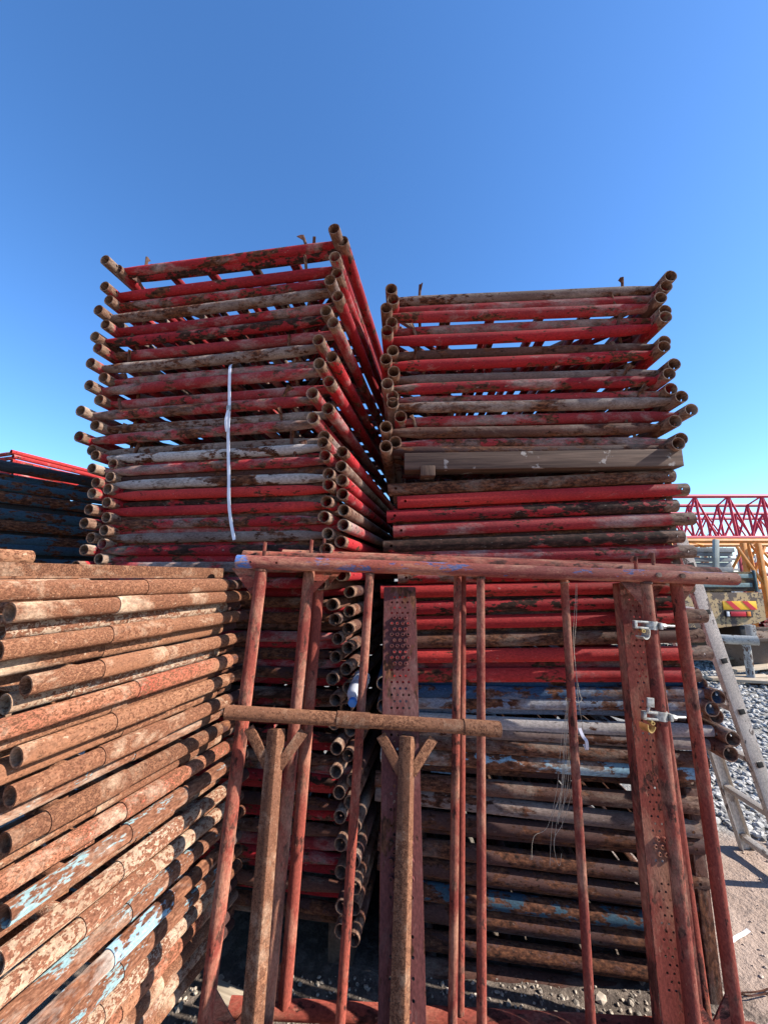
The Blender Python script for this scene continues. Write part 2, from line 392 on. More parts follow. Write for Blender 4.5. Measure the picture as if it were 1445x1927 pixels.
for i, (yl, yr, mt, ms) in enumerate(ls):
    PB = LS0+LSY*(.12 if i > 34 else 0)
    pr = on_plane(610, yr, PB, LSX); pl = on_plane(210, yl, PB, LSX)
    dl = (pr-pl); roll = math.atan2(pl.z-pr.z, Vector((dl.x, dl.y)).length)
    s = LSX.dot(pr-PB)
    zr = pr.z - math.tan(roll)*(-s)
    alt = 1 if i % 2 else -1
    lat = shiftL(yr)+(.010 if i < 5 else .026 if i < 36 else .020)*alt+R(-.008, .008)
    if i == 15: lat -= .05
    rec = (.03 if alt > 0 else 0)+R(-.012, .012)
    if yr < 800: rec *= .6
    W_ = LSW+(.062 if i < 16 else .015)+(.034 if i < 8 else 0)
    org = PB+LSX*(lat-W_)+LSY*rec
    z0 = zr+math.tan(roll)*W_
    frame_ends_out('frame_scaffold', f'{LOOK[mt]} scaffold frame, {nth(i+1)} from the top of the tall left stack', 'frames in the tall left stack',
        Vector((org.x, org.y, z0)), LSX, roll, W_, 1.55, R(.055, .085), M.get('std_'+ms, M[ms]), M[mt], pins=(i < 20), rails=True, r=.0242 if i < 16 else .0220)

# ---- right stack
A2 = math.radians(3.0)
RSX = Vector((math.cos(A2), -math.sin(A2), 0)); RSY = Vector((math.sin(A2), math.cos(A2), 0))
RS0 = Vector((.0275, 1.625, 0))
rsu = [(566, 545, 'grey', 'brown'), (584, 562, 'redgrey', 'red'), (600, 583, 'redgrey', 'brown'), (622, 602, 'redgrey', 'redgrey'), (643, 620, 'red', 'red'), (666, 650, 'brown', 'brown'), (689, 668, 'red', 'red'),
 (712, 700, 'grey', 'brown'), (734, 718, 'red', 'redgrey'), (751, 739, 'redgrey', 'red'), (766, 756, 'grey', 'grey'), (791, 780, 'redgrey', 'redgrey'), (814, 805, 'brown', 'brown'), (837, 832, 'redgrey', 'grey'), (850, 846, 'dark', 'brown')]
SHR = [(540, .035, .0), (620, .0, .0), (700, -.01, .0), (760, -.02, .02), (850, -.02, .015)]
def rs_place(yl, yr, xl=770, xr=1240):
    pl = on_plane(xl, yl, RS0, RSX); pr = on_plane(xr, yr, RS0, RSX)
    sl = RSX.dot(pl-RS0); sr = RSX.dot(pr-RS0)
    sp = (pr.z-pl.z)/(sr-sl)
    return pl.z-sp*sl, sp          # height at the stack's left edge, rise per metre
for i, (yl, yr, mt, ms) in enumerate(rsu):
    z0, sp = rs_place(yl, yr)
    alt = 1 if i % 2 else -1
    lat = .0+.016*alt+R(-.008, .008)+(.03 if i == 0 else 0)+(.03 if i in (10, 11) else 0)
    org = RS0+RSX*lat+RSY*((.02 if alt > 0 else 0)+R(-.01, .01))
    frame_ends_out('frame_scaffold', f'{LOOK[mt]} scaffold frame, {nth(i+1)} from the top above the timber in the right stack', 'frames above the timber in the right stack',
        Vector((org.x, org.y, z0+sp*lat)), RSX, -math.atan(sp), 1.18+(.03 if i in (0, 10, 11) else 0), 1.55, R(.05, .09), M.get('std_'+ms, M[ms]), M[mt], pins=(i < 14), r=.0268)
# timber packing beam and block
z0, sp = rs_place(875, 868, 780, 1260)
p = RS0+RSX*.06; q = RS0+RSX*1.19
bar('timber_beam', Vector((p.x, p.y-.01, z0+sp*.06)), Vector((q.x, q.y-.01, z0+sp*1.19)), .074, .09, M['timber'], None, .004, face=-RSY)
tag(bpy.data.objects['timber_beam'], 'long weathered grey timber beam packed across the right stack', 'timber beam')
pb = on_plane(804, 892, RS0, RSX)
tag(bar('timber_block', pb-RSY*.045+Vector((0, 0, -.024)), pb-RSY*.045+Vector((0, 0, .020)), .06, .10, M['timber'], None, .003, face=-RSY), 'small square wood block poking out below the end of the timber beam', 'wood block')
bpy.data.objects['timber_block'].location.y += .03
# lower part: frames side on
rsl = [(920, 897, 'brown', 0), (931, 908, 'dark', 1), (945, 924, 'coral', 0), (958, 939, 'redblack', 1), (971, 953, 'redblack', 0), (985, 967, 'dark', 1), (999, 979, 'redgrey', 0), (1013, 995, 'dark', 1), (1027, 1011, 'redblack', 0),
 (1038, 1026, 'red', 1), (1049, 1039, 'redgrey', 0), (1067, 1058, 'red', 1), (1087, 1078, 'red', 0), (1113, 1105, 'coral', 0), (1129, 1119, 'dark', 1), (1145, 1131, 'redblack', 0), (1158, 1147, 'dark', 1), (1172, 1161, 'coral', 0), (1189, 1179, 'dark', 1),
 (1207, 1197, 'brown', 0), (1234, 1229, 'coral', 0), (1252, 1249, 'redgrey', 1), (1271, 1270, 'coral', 0)]
rsb = [(1284, 1285, 'blue', 1), (1300, 1303, 'blue', 0), (1321, 1325, 'paleblue', 0), (1336, 1343, 'paleblue', 1), (1351, 1371, 'pale', 0), (1371, 1396, 'grey', 0)]
rsd = [(1391, 1424, 'brown', 0), (1421, 1451, 'sky', 0), (1443, 1474, 'dark', 1), (1470, 1510, 'brown', 0), (1498, 1552, 'grey', 0), (1537, 1583, 'shadetoned', 0), (1560, 1606, 'dark', 1), (1590, 1646, 'shadetoned', 0), (1627, 1690, 'shadetoned', 0), (1650, 1710, 'dark', 1),
 (1672, 1736, 'teal', 0), (1710, 1774, 'shadetoned', 0), (1730, 1796, 'dark', 1), (1764, 1830, 'shadetoned', 0), (1786, 1850, 'dark', 1), (1818, 1884, 'brown', 0)]
LAT = {0: (-.01, .0), 2: (.03, .05), 4: (-.015, .0), 6: (.012, .05), 8: (-.03, .0), 10: (.0, .06), 12: (.03, .0), 13: (-.04, .0), 15: (.0, -.02), 17: (.0, .04), 19: (.0, .05), 20: (.0, .05)}
sun_side = 'red frames below the timber in the right stack'
for i, (yl, yr, m, rec) in enumerate(rsl):
    z0, sp = rs_place(yl, yr)
    a, b = LAT.get(i, (.0, .0))
    a += .012*rec; b += R(-.02, .02)
    org = RS0+RSX*a+RSY*(.040*rec+R(-.004, .004))
    frame_side_on('frame_scaffold', f'{LOOK[m]} scaffold frame, {nth(i+1)} under the timber beam in the right stack', sun_side,
        Vector((org.x, org.y, z0+sp*a)), RSX, -math.atan(sp), 1.17+b-a, 1.35+R(-.05, .05), M['side_'+m], M['red'])
for i, (yl, yr, m, rec) in enumerate(rsb):
    z0, sp = rs_place(yl, yr); a = (-.03, .0, -.025, .01, .02, .0)[i]
    org = RS0+RSX*a+RSY*(.04*rec)
    frame_ends_out('frame_scaffold', f'{LOOK[m]} scaffold frame, {nth(i+1)} down in the blue band of the right stack', 'blue and grey frames low in the right stack',
        Vector((org.x, org.y, z0+sp*a)), RSX, -math.atan(sp), 1.20, 1.4, R(.05, .08), M['std_brown'] if i > 3 else M['std_'+m], M[m], pins=False, flat=.25)
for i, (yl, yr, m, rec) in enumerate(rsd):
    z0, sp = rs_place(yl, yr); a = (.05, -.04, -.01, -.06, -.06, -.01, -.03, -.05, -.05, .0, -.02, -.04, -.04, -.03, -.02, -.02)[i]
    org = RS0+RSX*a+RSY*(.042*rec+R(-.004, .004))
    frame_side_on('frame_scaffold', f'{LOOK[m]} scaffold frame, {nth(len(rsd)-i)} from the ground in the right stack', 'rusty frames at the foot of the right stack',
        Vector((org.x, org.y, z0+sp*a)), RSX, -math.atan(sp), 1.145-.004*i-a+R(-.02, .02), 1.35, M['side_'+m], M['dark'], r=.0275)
# timber bearers under both stacks
for (o_, ax, ay, xs, lab) in ((RS0, RSX, RSY, (.12, .95), 'right'), (LS0-LSX*LSW, LSX, LSY, (.15, .95), 'left')):
    for k, x in enumerate(xs):
        a = o_+ax*x+ay*(.02 if lab == 'right' else .22); b = a+ay*1.1
        top = (-.125-.055*x) if lab == 'right' else .03
        zc = (GZ-.04+top)/2; hh = abs(top-GZ)+.04
        tag(bar('timber_bearer', Vector((a.x, a.y, zc)), Vector((b.x, b.y, zc)), .09, hh, M['timber'], None, .004, face=(0, 0, 1)),
            f'old timber bearer on the ground under the {"left" if k == 0 else "right"} end of the {"tall left" if lab == "left" else "right"} stack', 'timber bearer', 'bearers under the stacks')
# leaning timber post at the right end of the right stack
tag(bar('square_post', P(1292, 1480, 1.60), P(1345, 1925, 1.53), .045, .045, M['brown'], None, .004), 'rusty square post standing at the right end of the right stack', 'post')

# ------------------------------------------------------------------ rusty pile, left foreground
A3 = math.radians(17.0)
LT = Vector((math.sin(A3), math.cos(A3), 0)); LN = Vector((-math.cos(A3), math.sin(A3), 0))     # along the tubes / away from us
LP0 = Vector((-.504, 1.352, 0))                                                                 # far end of the front tubes
lp = [(1106, 'rust', 0, -.075, None, .30, 0), (1136, 'rust', 0, .0, 20, .36, 1), (1163, 'rustpale', 1, -.03, 2, .36, 0), (1188, 'rust', 0, -.005, -3, .36, 1), (1215, 'rust', 1, -.04, None, .40, 0), (1244, 'rust', 0, -.02, 50, .36, 1),
 (1271, 'rustpale', 1, -.05, 12, .45, 0), (1297, 'rustred', 0, -.03, None, .34, 0), (1320, 'rust', 1, -.07, None, .34, 0), (1345, 'rust', 0, -.03, 32, .30, 1), (1371, 'rust', 1, -.05, None, .32, 0), (1397, 'rust', 0, -.02, 20, .33, 1), (1427, 'skyrust', 1, -.03, None, .30, 0),
 (1459, 'umber', 0, -.05, 10, .40, 1), (1487, 'rust', 1, -.02, None, .4, 0), (1513, 'rustred', 0, .015, None, .30, 1), (1562, 'skyrust', 0, .02, 10, .28, 1), (1590, 'rust', 1, .0, None, .3, 0), (1615, 'rustpale', 0, .02, -2, .30, 1), (1640, 'rust', 1, .0, None, .3, 0), (1667, 'rustpale', 0, .01, None, .36, 1),
 (1709, 'skyrust', 0, .02, None, .26, 1), (1734, 'rust', 1, .0, None, .26, 1), (1759, 'sky', 0, .0, None, .28, 1), (1800, 'skyrust', 0, .01, None, .26, 1), (1838, 'rustpale', 0, .01, None, .30, 1), (1874, 'rustred', 0, .0, None, .24, 1), (1905, 'rust', 0, .0, None, .30, 1), (1940, 'rustpale', 0, -.01, None, .30, 1), (1975, 'rust', 0, .0, None, .30, 1)]
def near_len(o_, z, px):
    best = 1.2
    for k in range(400):
        q = o_-LT*(k*.002+.3); zc = q.y*math.cos(PITCH)+(z-EYE)*math.sin(PITCH)
        if CX+F*q.x/zc <= px: return k*.002+.3
    return best
M['umber_'] = M['umber']
LOOK['umber'] = 'plain umber brown'
for i, (y, m, rec, far, npx, cpos, col) in enumerate(lp):
    w = on_plane(250, y, LP0, LT); off = .034*rec+R(-.006, .006)
    o_ = LP0+LT*far+LN*off; z = w.z
    L = near_len(o_, z, npx) if npx is not None else 1.2
    t = thing('pipe_scaffold', f'{LOOK[m]} pipe frame, {nth(i+1)} from the top of the rusty foreground pile', 'pipe frame', Vector((o_.x, o_.y, z)), (0, 0, math.atan2(LT.y, LT.x)), 'frames in the rusty foreground pile')
    r = .0190
    tube('standard', (-L, 0, 0), (0, 0, 0), r, M[m], t, wall=.0038, seg=24)
    tube('standard', (-L, .62, 0), (0, .62, 0), r, M[m], t, wall=.0038, seg=14)
    for x in (-L+.10 if L < 1 else -.95, -.13): tube('transom', (x, r*.7, 0), (x, .62-r*.7, 0), .0158, M[m], t, seg=12)
    tube('spigot', (-.03, 0, 0), (.075, 0, 0), .0164, M['dark'], t, seg=18)
    if col: tube('collar', (-cpos-.085, 0, 0), (-cpos+.085, 0, 0), r+.0026, M[m], t, seg=24)
    else: tube('collar', (-cpos, 0, 0), (-.0, 0, 0), r+.0022, M[m], t, seg=24)
    # a bent fixing tab between the layers
    prism('tab', [Vector((-cpos-.20, .03, -.012)), Vector((-cpos-.12, .03, -.012)), Vector((-cpos-.12, .03, -.048)), Vector((-cpos-.20, .03, -.040))], .006, M[m], t)
# angle iron and pipe stub lying on the pile
zt = on_plane(250, 1106, LP0, LT).z+.0225
a = LP0+LN*.10+LT*.02; b = LP0+LN*.10-LT*1.1
t = thing('angle_iron', 'dark rusty angle iron lying along the top of the foreground pile', 'angle iron', Vector((a.x, a.y, zt)), (0, 0, math.atan2(LT.y, LT.x)))
obj('flange', bevel_box(1.1, .045, .005, .001), M['umber'], t, (-.55, .0, .003)); obj('flange', bevel_box(1.1, .005, .028, .001), M['umber'], t, (-.55, -.020, .0195))
s = P(55, 1071, .94)
tag(tube('pipe_stub', s, s-LT*.5, .0170, M['rust'], None), 'short rusty pipe stub resting above the angle iron on the foreground pile', 'pipe')
bpy.data.objects['pipe_stub'].location.z = zt+.033+.017

# ------------------------------------------------------------------ teal pile in the shade, far left
A4 = math.radians(31)
BX = Vector((math.sin(A4), math.cos(A4), 0)); BN = Vector((-math.cos(A4), math.sin(A4), 0))
B0 = Vector((-1.68, 1.938, 0))
by = [(886, 'slate', 0), (905, 'teal', 1), (920, 'teal', 0), (941, 'teal', 0), (957, 'slate', 1), (971, 'teal', 0), (990, 'teal', 0), (1002, 'slate', 1), (1016, 'teal', 0), (1031, 'teal', 0), (1044, 'slate', 1), (1058, 'teal', 0), (1080, 'teal', 0), (1100, 'slate', 0)]
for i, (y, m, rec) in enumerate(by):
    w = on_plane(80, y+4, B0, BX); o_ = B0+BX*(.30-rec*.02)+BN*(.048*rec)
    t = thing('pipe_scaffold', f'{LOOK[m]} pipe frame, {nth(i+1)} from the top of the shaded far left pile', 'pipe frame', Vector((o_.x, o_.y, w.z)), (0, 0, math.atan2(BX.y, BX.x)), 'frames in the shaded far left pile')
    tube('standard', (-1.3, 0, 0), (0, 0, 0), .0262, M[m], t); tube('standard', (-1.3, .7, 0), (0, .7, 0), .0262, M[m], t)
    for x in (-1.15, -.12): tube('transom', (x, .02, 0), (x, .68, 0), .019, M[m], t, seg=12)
# bundle of bright red frames on a stack further back
b0 = P(34, 868, 4.6); ang = math.radians(-52)
for i in range(6):
    px = P(34+R(-4, 4), 852+i*8.6, 4.6)
    m = ('red', 'coral', 'coral', 'redgrey', 'coral', 'red')[i]
    t = frame_ends_out('frame_scaffold', f'sunlit red scaffold frame, {nth(i+1)} down in the strapped bundle behind the teal pile', 'sunlit frames behind the teal pile',
        Vector((px.x-.95, px.y+.30, px.z)), Vector((.95, -.30, 0)).normalized(), 0, .98, 1.2, .05, M['coral'], M[m], pins=False, rails=False)

# ------------------------------------------------------------------ frames leaning on the right stack
def leaning_frame(label, beam, posts, thins, foot, off, m, m2, gus, pins_):
    b0, b1 = (P(*beam[0])+Vector((0, off, 0)), P(*beam[1])+Vector((0, off, 0)))
    base = P(*posts[0][1])+Vector((0, off, 0))
    t = thing('frame_scaffold', label, 'scaffold frame', base, (0, 0, 0), 'frames leaning on the right stack')
    Lb = (b1-b0).length
    d = (b1-b0).normalized()
    tube('standard', b0-base, b1-base, .0222, m2, t, holes=((.048, PI), (.130, PI), (Lb-.048, PI), (Lb-.130, PI)), seg=24)
    feet = []
    for (pt, pb) in posts:
        a = P(*pt)+Vector((0, off, 0)); c = P(*pb)+Vector((0, off, 0)); e = (c-a).normalized()
        tube('post', a+e*.022-base, c-base, .0192, m, t, seg=22)
        tube('weld_bead', a+e*.0195-base, a+e*.0265-base, .0218, M['brown'], t, seg=22)
        feet.append(c)
    for (pt, pb) in thins:
        a = P(*pt)+Vector((0, off, 0)); c = P(*pb)+Vector((0, off, 0)); e = (c-a).normalized()
        tube('rail', a+e*.022-base, c-base, .0134, m, t, seg=16)
        tube('weld_bead', a+e*.0195-base, a+e*.026-base, .0155, M['brown'], t, seg=16)
    f0, f1 = feet[0], feet[1]; e = (f1-f0).normalized()
    tube('standard', f0-e*.16-base, f1+e*.16-base, .0222, m, t, seg=22)
    for g, (sx) in zip(posts, gus):
        a = P(*g[0])+Vector((0, off, 0)); c = P(*g[1])+Vector((0, off, 0)); e2 = (c-a).normalized()
        prism('gusset', [a+d*sx*.018+e2*.018-base, a+d*sx*.095+e2*.018-base, a+d*sx*.018+e2*.105-base], .005, m, t)
        prism('gusset', [c-e2*.02+d*(.018 if sx < 0 else -.018)*1-base, c-e2*.02+d*(.10 if sx < 0 else -.10)-base, c-e2*.12+d*(.018 if sx < 0 else -.018)-base], .005, m, t)
    for s_ in (.822, .872) if off == 0 and gus == (-1, -1) else ():
        pp = b0+(b1-b0)*s_-base; tube('bolt_head', pp+Vector((0, -.020, .004)), pp+Vector((0, -.031, .005)), .0085, M['brown'], t, wall=.008, seg=10)
    for px_ in pins_:
        s_ = (P(px_, 1070, 1.33).x-b0.x)/(b1.x-b0.x); pp = b0+(b1-b0)*s_
        o = tube('lock_pin', pp+Vector((0, 0, .020))-base, pp+Vector((.002, .0, .066))-base, .0062, m, t, seg=10)
        prism('pin_flag', [Vector((.030, .004, -.006)), Vector((.050, .004, -.006)), Vector((.036, .004, -.024)), Vector((.026, .004, -.014))], .003, m, o)
    return t
leaning_frame('front red oxide frame with blue flecks leaning on the right stack, clamps on its post',
    ((446, 1057, 1.262), (1383, 1090, 1.405)), [((494, 1060, 1.27), (380, 1975, 1.185)), ((1212, 1085, 1.378), (1310, 1985, 1.285))],
    [((697, 1068, 1.30), (637, 1975, 1.21)), ((904, 1075, 1.332), (906, 1975, 1.24))], None, 0, M['oxide'], M['oxideblue'], (-1, -1), (506, 1212))
leaning_frame('second red oxide frame leaning right behind the front one, outermost right post',
    ((458, 1048, 1.312), (1348, 1079, 1.45)), [((584, 1058, 1.33), (498, 1955, 1.27)), ((1268, 1078, 1.438), (1391, 1965, 1.34))],
    [((861, 1070, 1.372), (851, 1955, 1.30)), ((1060, 1077, 1.405), (1113, 1955, 1.32))], None, 0, M['oxide'], M['oxide'], (1, 1), (584, 1268))
leaning_frame('third red oxide frame leaning rearmost against the right stack',
    ((532, 1046, 1.368), (1300, 1074, 1.492)), [((604, 1054, 1.38), (535, 1900, 1.365)), ((1210, 1080, 1.478), (1328, 1940, 1.41))],
    [((870, 1070, 1.42), (865, 1905, 1.38))], None, 0, M['oxide'], M['oxide'], (1, 1), (604,))

# ---- brown square-legged frame in front
bl, br = P(425, 1340, 1.150), P(938, 1372, 1.215)
t = thing('square_leg_scaffold', 'brown rusty frame with square legs and sleeved top tube leaning in front', 'scaffold frame', P(466, 2040, .955))
bs = t.location.copy(); d = (br-bl)
tube('top_tube', bl-bs, br-bs, .0188, M['umber'], t, seg=24)
for (s0, s1) in ((.395, .515), (.865, 1.004)):
    tube('sleeve', bl+d*s0-bs, bl+d*s1-bs, .0214, M['umber'], t, seg=24)
for (xt, yt, dt, xb, dbt) in ((521, 1358, 1.162, 464, .955), (766, 1372, 1.192, 748, .985)):
    a = P(xt, yt, dt)-Vector((0, 0, .018)); b = P(xb, 2060, dbt)
    bar('leg', a-bs, b-bs, .036, .036, M['umber'], t, .004, face=(-.42, -1, 0))
    for sgn in (-1, 1):
        e = (b-a).normalized(); dd = d.normalized()
        bar('corner_brace', a+e*.088+dd*sgn*.014-bs, a+e*.002+dd*sgn*.076-bs, .028, .008, M['umber'], t, .002)
lo0, lo1 = P(464, 2062, .955), P(748, 2062, .985)
tube('bottom_tube', lo0-Vector((.15, 0, 0))-bs, lo1+Vector((.15, 0, 0))-bs, .0205, M['umber'], t)

# ---- perforated planks
def perforated(name, label, top, bot, w, burr_rows, gaps, m, group):
    T, B = P(*top), P(*bot); ax = (B-T); L = ax.length; ax.normalize()
    side = (RSX-ax*RSX.dot(ax)).normalized(); nrm = side.cross(ax)      # side = right; nrm faces us
    if nrm.y > 0: nrm = -nrm
    nc = 12; c = w/nc; nr = int(L/c)//2*2; dl = L/nr
    vs = []; fs = []; grid = {}
    for j in range(nr+1):
        for i in range(nc+1):
            grid[i, j] = len(vs); vs.append(Vector((j*dl, (i-nc/2)*c, 0)))
    skip = set(); H = []
    for k in range(2, nr//2-1):
        if any(a <= k <= b for a, b in gaps): continue
        j = 2*k
        for i in ((3, 5, 7, 9) if k % 2 else (4, 6, 8)):
            H.append((i, j, k))
            for di in (-1, 0):
                for dj in (-1, 0): skip.add((i+di, j+dj))
    for j in range(nr):
        for i in range(nc):
            if (i, j) not in skip: fs.append((grid[i, j], grid[i+1, j], grid[i+1, j+1], grid[i, j+1]))
    r8 = [(1, 0), (1, 1), (0, 1), (-1, 1), (-1, 0), (-1, -1), (0, -1), (1, -1)]
    for (i, j, k) in H:
        bur = any(a <= k <= b for a, b in burr_rows)
        hr = .0032 if bur else .0038; hz = .0105 if bur else 0
        h0 = len(vs)
        for q in range(8):
            an = q*PI/4; vs.append(Vector((j*dl+hr*math.sin(an), (i-nc/2)*c+hr*math.cos(an), hz)))
        base = h0
        if bur:
            h1 = len(vs)
            for q in range(8):
                an = q*PI/4; vs.append(Vector((j*dl+.0062*math.sin(an), (i-nc/2)*c+.0062*math.cos(an), 0)))
            for q in range(8):
                p = (q+1) % 8; fs.append((h1+q, h1+p, h0+p, h0+q))
            base = h1
        for q in range(8):
            p = (q+1) % 8; fs.append((grid[i+r8[q][0], j+r8[q][1]], grid[i+r8[p][0], j+r8[p][1]], base+p, base+q))
    me = mesh_from('deck', vs, fs, 40)
    mt_ = Matrix((ax, side, ax.cross(side))).transposed()
    zz = ax.cross(side)
    if zz.y > 0: side = -side; mt_ = Matrix((ax, side, ax.cross(side))).transposed()
    t = thing(name, label, 'plank', B, (0, 0, 0), group)
    for p_ in me.polygons: p_.use_smooth = False
    o = obj('deck', me, m, t, T-B, quat=mt_.to_quaternion())
    md = o.modifiers.new('thick', 'SOLIDIFY'); md.thickness = .0022; md.offset = -1
    for s in (-1, 1):
        obj('side_flange', bevel_box(L, .0032, .042, .001), m, o, (L/2, s*(w/2+.0005), -.0235))
    obj('end_plate', bevel_box(.0032, w-.006, .036, .001), m, o, (.0005, 0, -.0225))
    return t
perforated('scaffold_plank', 'narrow maroon perforated steel plank leaning upright, spiky punched holes near its top', (752, 1105, 1.335), (757, 2040, 1.01), .104, ((6, 14), (39, 43)), ((22, 22), (31, 31), (46, 47), (58, 59), (66, 67)), M['maroon'], 'perforated planks')
perforated('scaffold_plank', 'maroon perforated steel plank half hidden behind the clamped post', (1196, 1098, 1.425), (1292, 2000, 1.315), .118, ((40, 42),), ((18, 19), (30, 30), (44, 45), (60, 62)), M['oxide'], 'perforated planks')

# ---- clamps
def clamp(label, px, py, D, tilt, ax):
    c = P(px, py, D)
    t = thing('tube_clamp', label, 'clamp', c, (0, tilt, 0), 'clamps on the post'); t.scale = (.9, .95, .85)
    z = M['zinc']
    # band round the post
    vs = []; fs = []; seg = 20
    for (r, zz) in ((.0215, -.016), (.0265, -.016), (.0265, .016), (.0215, .016)):
        for j in range(seg): vs.append((r*math.cos(2*PI*j/seg), r*math.sin(2*PI*j/seg), zz))
    for a in range(4):
        b = (a+1) % 4
        for j in range(seg): k = (j+1) % seg; fs.append((a*seg+j, a*seg+k, b*seg+k, b*seg+j))
    obj('band', mesh_from('band', vs, fs, 40), z, t)
    # forked arm on the left and its slot
    for s in (-1, 1): obj('fork', bevel_box(.050, .012, .008, .002), z, t, (-.045, -.020, s*.0115))
    obj('hinge', bevel_box(.012, .016, .030, .003), z, t, (-.068, -.020, 0))
    # eye bolt with nut on the right
    tube('bolt', (.018, -.020, .001), (.083, -.014, .003), .0050, z, t, seg=12)
    vs = [(x, .0105*math.cos(k*PI/3), .0105*math.sin(k*PI/3)) for x in (0, .012) for k in range(6)]
    fs = [tuple(range(6))[::-1], tuple(range(6, 12))]+[(k, (k+1) % 6, 6+(k+1) % 6, 6+k) for k in range(6)]
    obj('nut', mesh_from('nut', vs, fs, 20), z, t, (.033, -.019, .001))
    obj('bolt_lug', bevel_box(.012, .022, .026, .003), z, t, (.026, -.018, 0))
    # second, open swivel half behind
    vs = []; fs = []; n = 12
    for i in range(n+1):
        an = PI*.95*i/n
        for (r, yy) in ((.0235, -.014), (.0275, -.014), (.0275, .014), (.0235, .014)): vs.append((r*math.cos(an), yy, -r*math.sin(an)))
    for i in range(n):
        for a in range(4): b = (a+1) % 4; fs.append((i*4+a, i*4+b, i*4+4+b, i*4+4+a))
    fs += [(0, 1, 2, 3), (n*4+3, n*4+2, n*4+1, n*4)]
    obj('open_jaw', mesh_from('jaw', vs, fs, 40), M['brass'] if ax else z, t, (-.062 if ax else -.048, -.030, -.026), rot=(0, .35 if ax else -.5, .5))
    tube('rivet', (-.045, -.034, -.022), (-.045, -.014, -.022), .007, M['brass'], t, seg=12)
    if ax:
        tube('loose_bolt', (-.060, -.028, .014), (-.052, -.030, .056), .005, z, t, seg=10)
        obj('flap', bevel_box(.026, .006, .034, .003), z, t, (-.052, -.032, .050))
    return t
clamp('upper silver tube clamp bolted round the right post of the front frame', 1221, 1176, 1.366, math.radians(4), 0)
clamp('lower silver tube clamp with gold jaw round the right post of the front frame', 1239, 1345, 1.345, math.radians(5), 1)

# ------------------------------------------------------------------ small things
plast = plain('white_strapping', (.62, .62, .66), .45, 0, .1, 30, 0)
def ribbon(name, pts, w, th, material, parent, face):
    pts = smooth_path(pts, 6); vs = []; fs = []
    for i, p in enumerate(pts):
        t_ = (pts[min(i+1, len(pts)-1)]-pts[max(i-1, 0)]).normalized(); s = t_.cross(face).normalized()*w/2; n = s.cross(t_).normalized()*th/2
        vs += [p-s-n, p+s-n, p+s+n, p-s+n]
    for i in range(len(pts)-1):
        for a in range(4): b = (a+1) % 4; fs.append((i*4+a, i*4+b, i*4+4+b, i*4+4+a))
    e = (len(pts)-1)*4; fs += [(0, 3, 2, 1), (e, e+1, e+2, e+3)]
    return obj(name, mesh_from(name, vs, fs, 50), material, parent)
def lsf(x, y, out): return on_plane(x, y, LS0-LSY*out, LSX)
t = thing('plastic_strap', 'white plastic strap hanging down the front of the tall left stack', 'strap', lsf(440, 1016, .03))
bs = t.location.copy()
path = [lsf(446, 682, -.06), lsf(436, 686, .0), lsf(433, 694, .030), lsf(432, 730, .031), lsf(432, 766, .031), lsf(430, 800, .032), lsf(430, 850, .031), lsf(431, 900, .033), lsf(431, 940, .032), lsf(434, 975, .03), lsf(441, 1016, .03)]
ribbon('band', [p-bs for p in path], .0125, .0012, plast, t, LSY)
pbk = lsf(431, 768, .038); obj('buckle', bevel_box(.018, .006, .022, .002), M['zinc'], t, pbk-bs)
ribbon('tail', [lsf(430, 770, .04)-bs, lsf(425, 792, .045)-bs, lsf(427, 812, .038)-bs], .010, .0012, plast, t, LSY)

twm = plain('pale_twine', (.36, .31, .24), .8, 0, .2, 60, 0)
def tw(pts): return smooth_path([P(p[0], p[1], p[2]+.006) for p in pts], 7)
paths = [tw([(1083, 1098, 1.385), (1082, 1130, 1.39), (1078, 1200, 1.392), (1083, 1260, 1.39), (1086, 1305, 1.385), (1092, 1345, 1.38), (1098, 1380, 1.38), (1105, 1398, 1.375)]),
         tw([(1085, 1098, 1.38), (1084, 1160, 1.388), (1080, 1230, 1.388), (1089, 1300, 1.372), (1094, 1315, 1.365), (1088, 1322, 1.36), (1080, 1318, 1.36)]),
         tw([(1070, 1318, 1.365), (1066, 1400, 1.375), (1060, 1470, 1.38), (1040, 1540, 1.385), (1034, 1630, 1.39)]),
         tw([(1072, 1318, 1.365), (1063, 1410, 1.375), (1054, 1500, 1.38), (1044, 1570, 1.385), (1042, 1600, 1.388)]),
         tw([(1068, 1318, 1.365), (1056, 1390, 1.378), (1048, 1480, 1.385), (1030, 1555, 1.39), (1004, 1575, 1.39), (1000, 1618, 1.39)]),
         tw([(1074, 1400, 1.375), (1076, 1480, 1.38), (1060, 1545, 1.385), (1042, 1580, 1.385), (1047, 1620, 1.388), (1053, 1628, 1.388), (1056, 1606, 1.388)])]
for q in range(7):
    x = 1066+q*2
    paths.append(tw([(x, 1320+R(-3, 3), 1.362), (x-4+R(-4, 4), 1400, 1.375), (x-10+R(-6, 6), 1480, 1.38), (x-22+R(-8, 8), 1540+R(-10, 20), 1.385)]))
for zz in (1318, 1322, 1101):
    c = P(1073 if zz > 1200 else 1062, zz, 1.382 if zz > 1200 else 1.402)
    paths.append([c+Vector((.0165*math.cos(k*PI/6), .0165*math.sin(k*PI/6)-.0, .001*k)) for k in range(13)])
tag(cord('twine', paths, .0006, twm), 'frayed pale twine tied to a thin post of the second leaning frame', 'twine')
clr = plain('clear_film', (.45, .42, .45), .25, 0, .15, 30, .2)
o = ribbon('plastic_strip', [P(1090, 1370, 1.37), P(1096, 1385, 1.36), P(1103, 1395, 1.352), P(1104, 1410, 1.355), P(1099, 1400, 1.36)], .010, .0008, clr, None, Vector((0, 1, 0)))
tag(o, 'small curled plastic strip hanging beside the frayed twine', 'plastic strip')

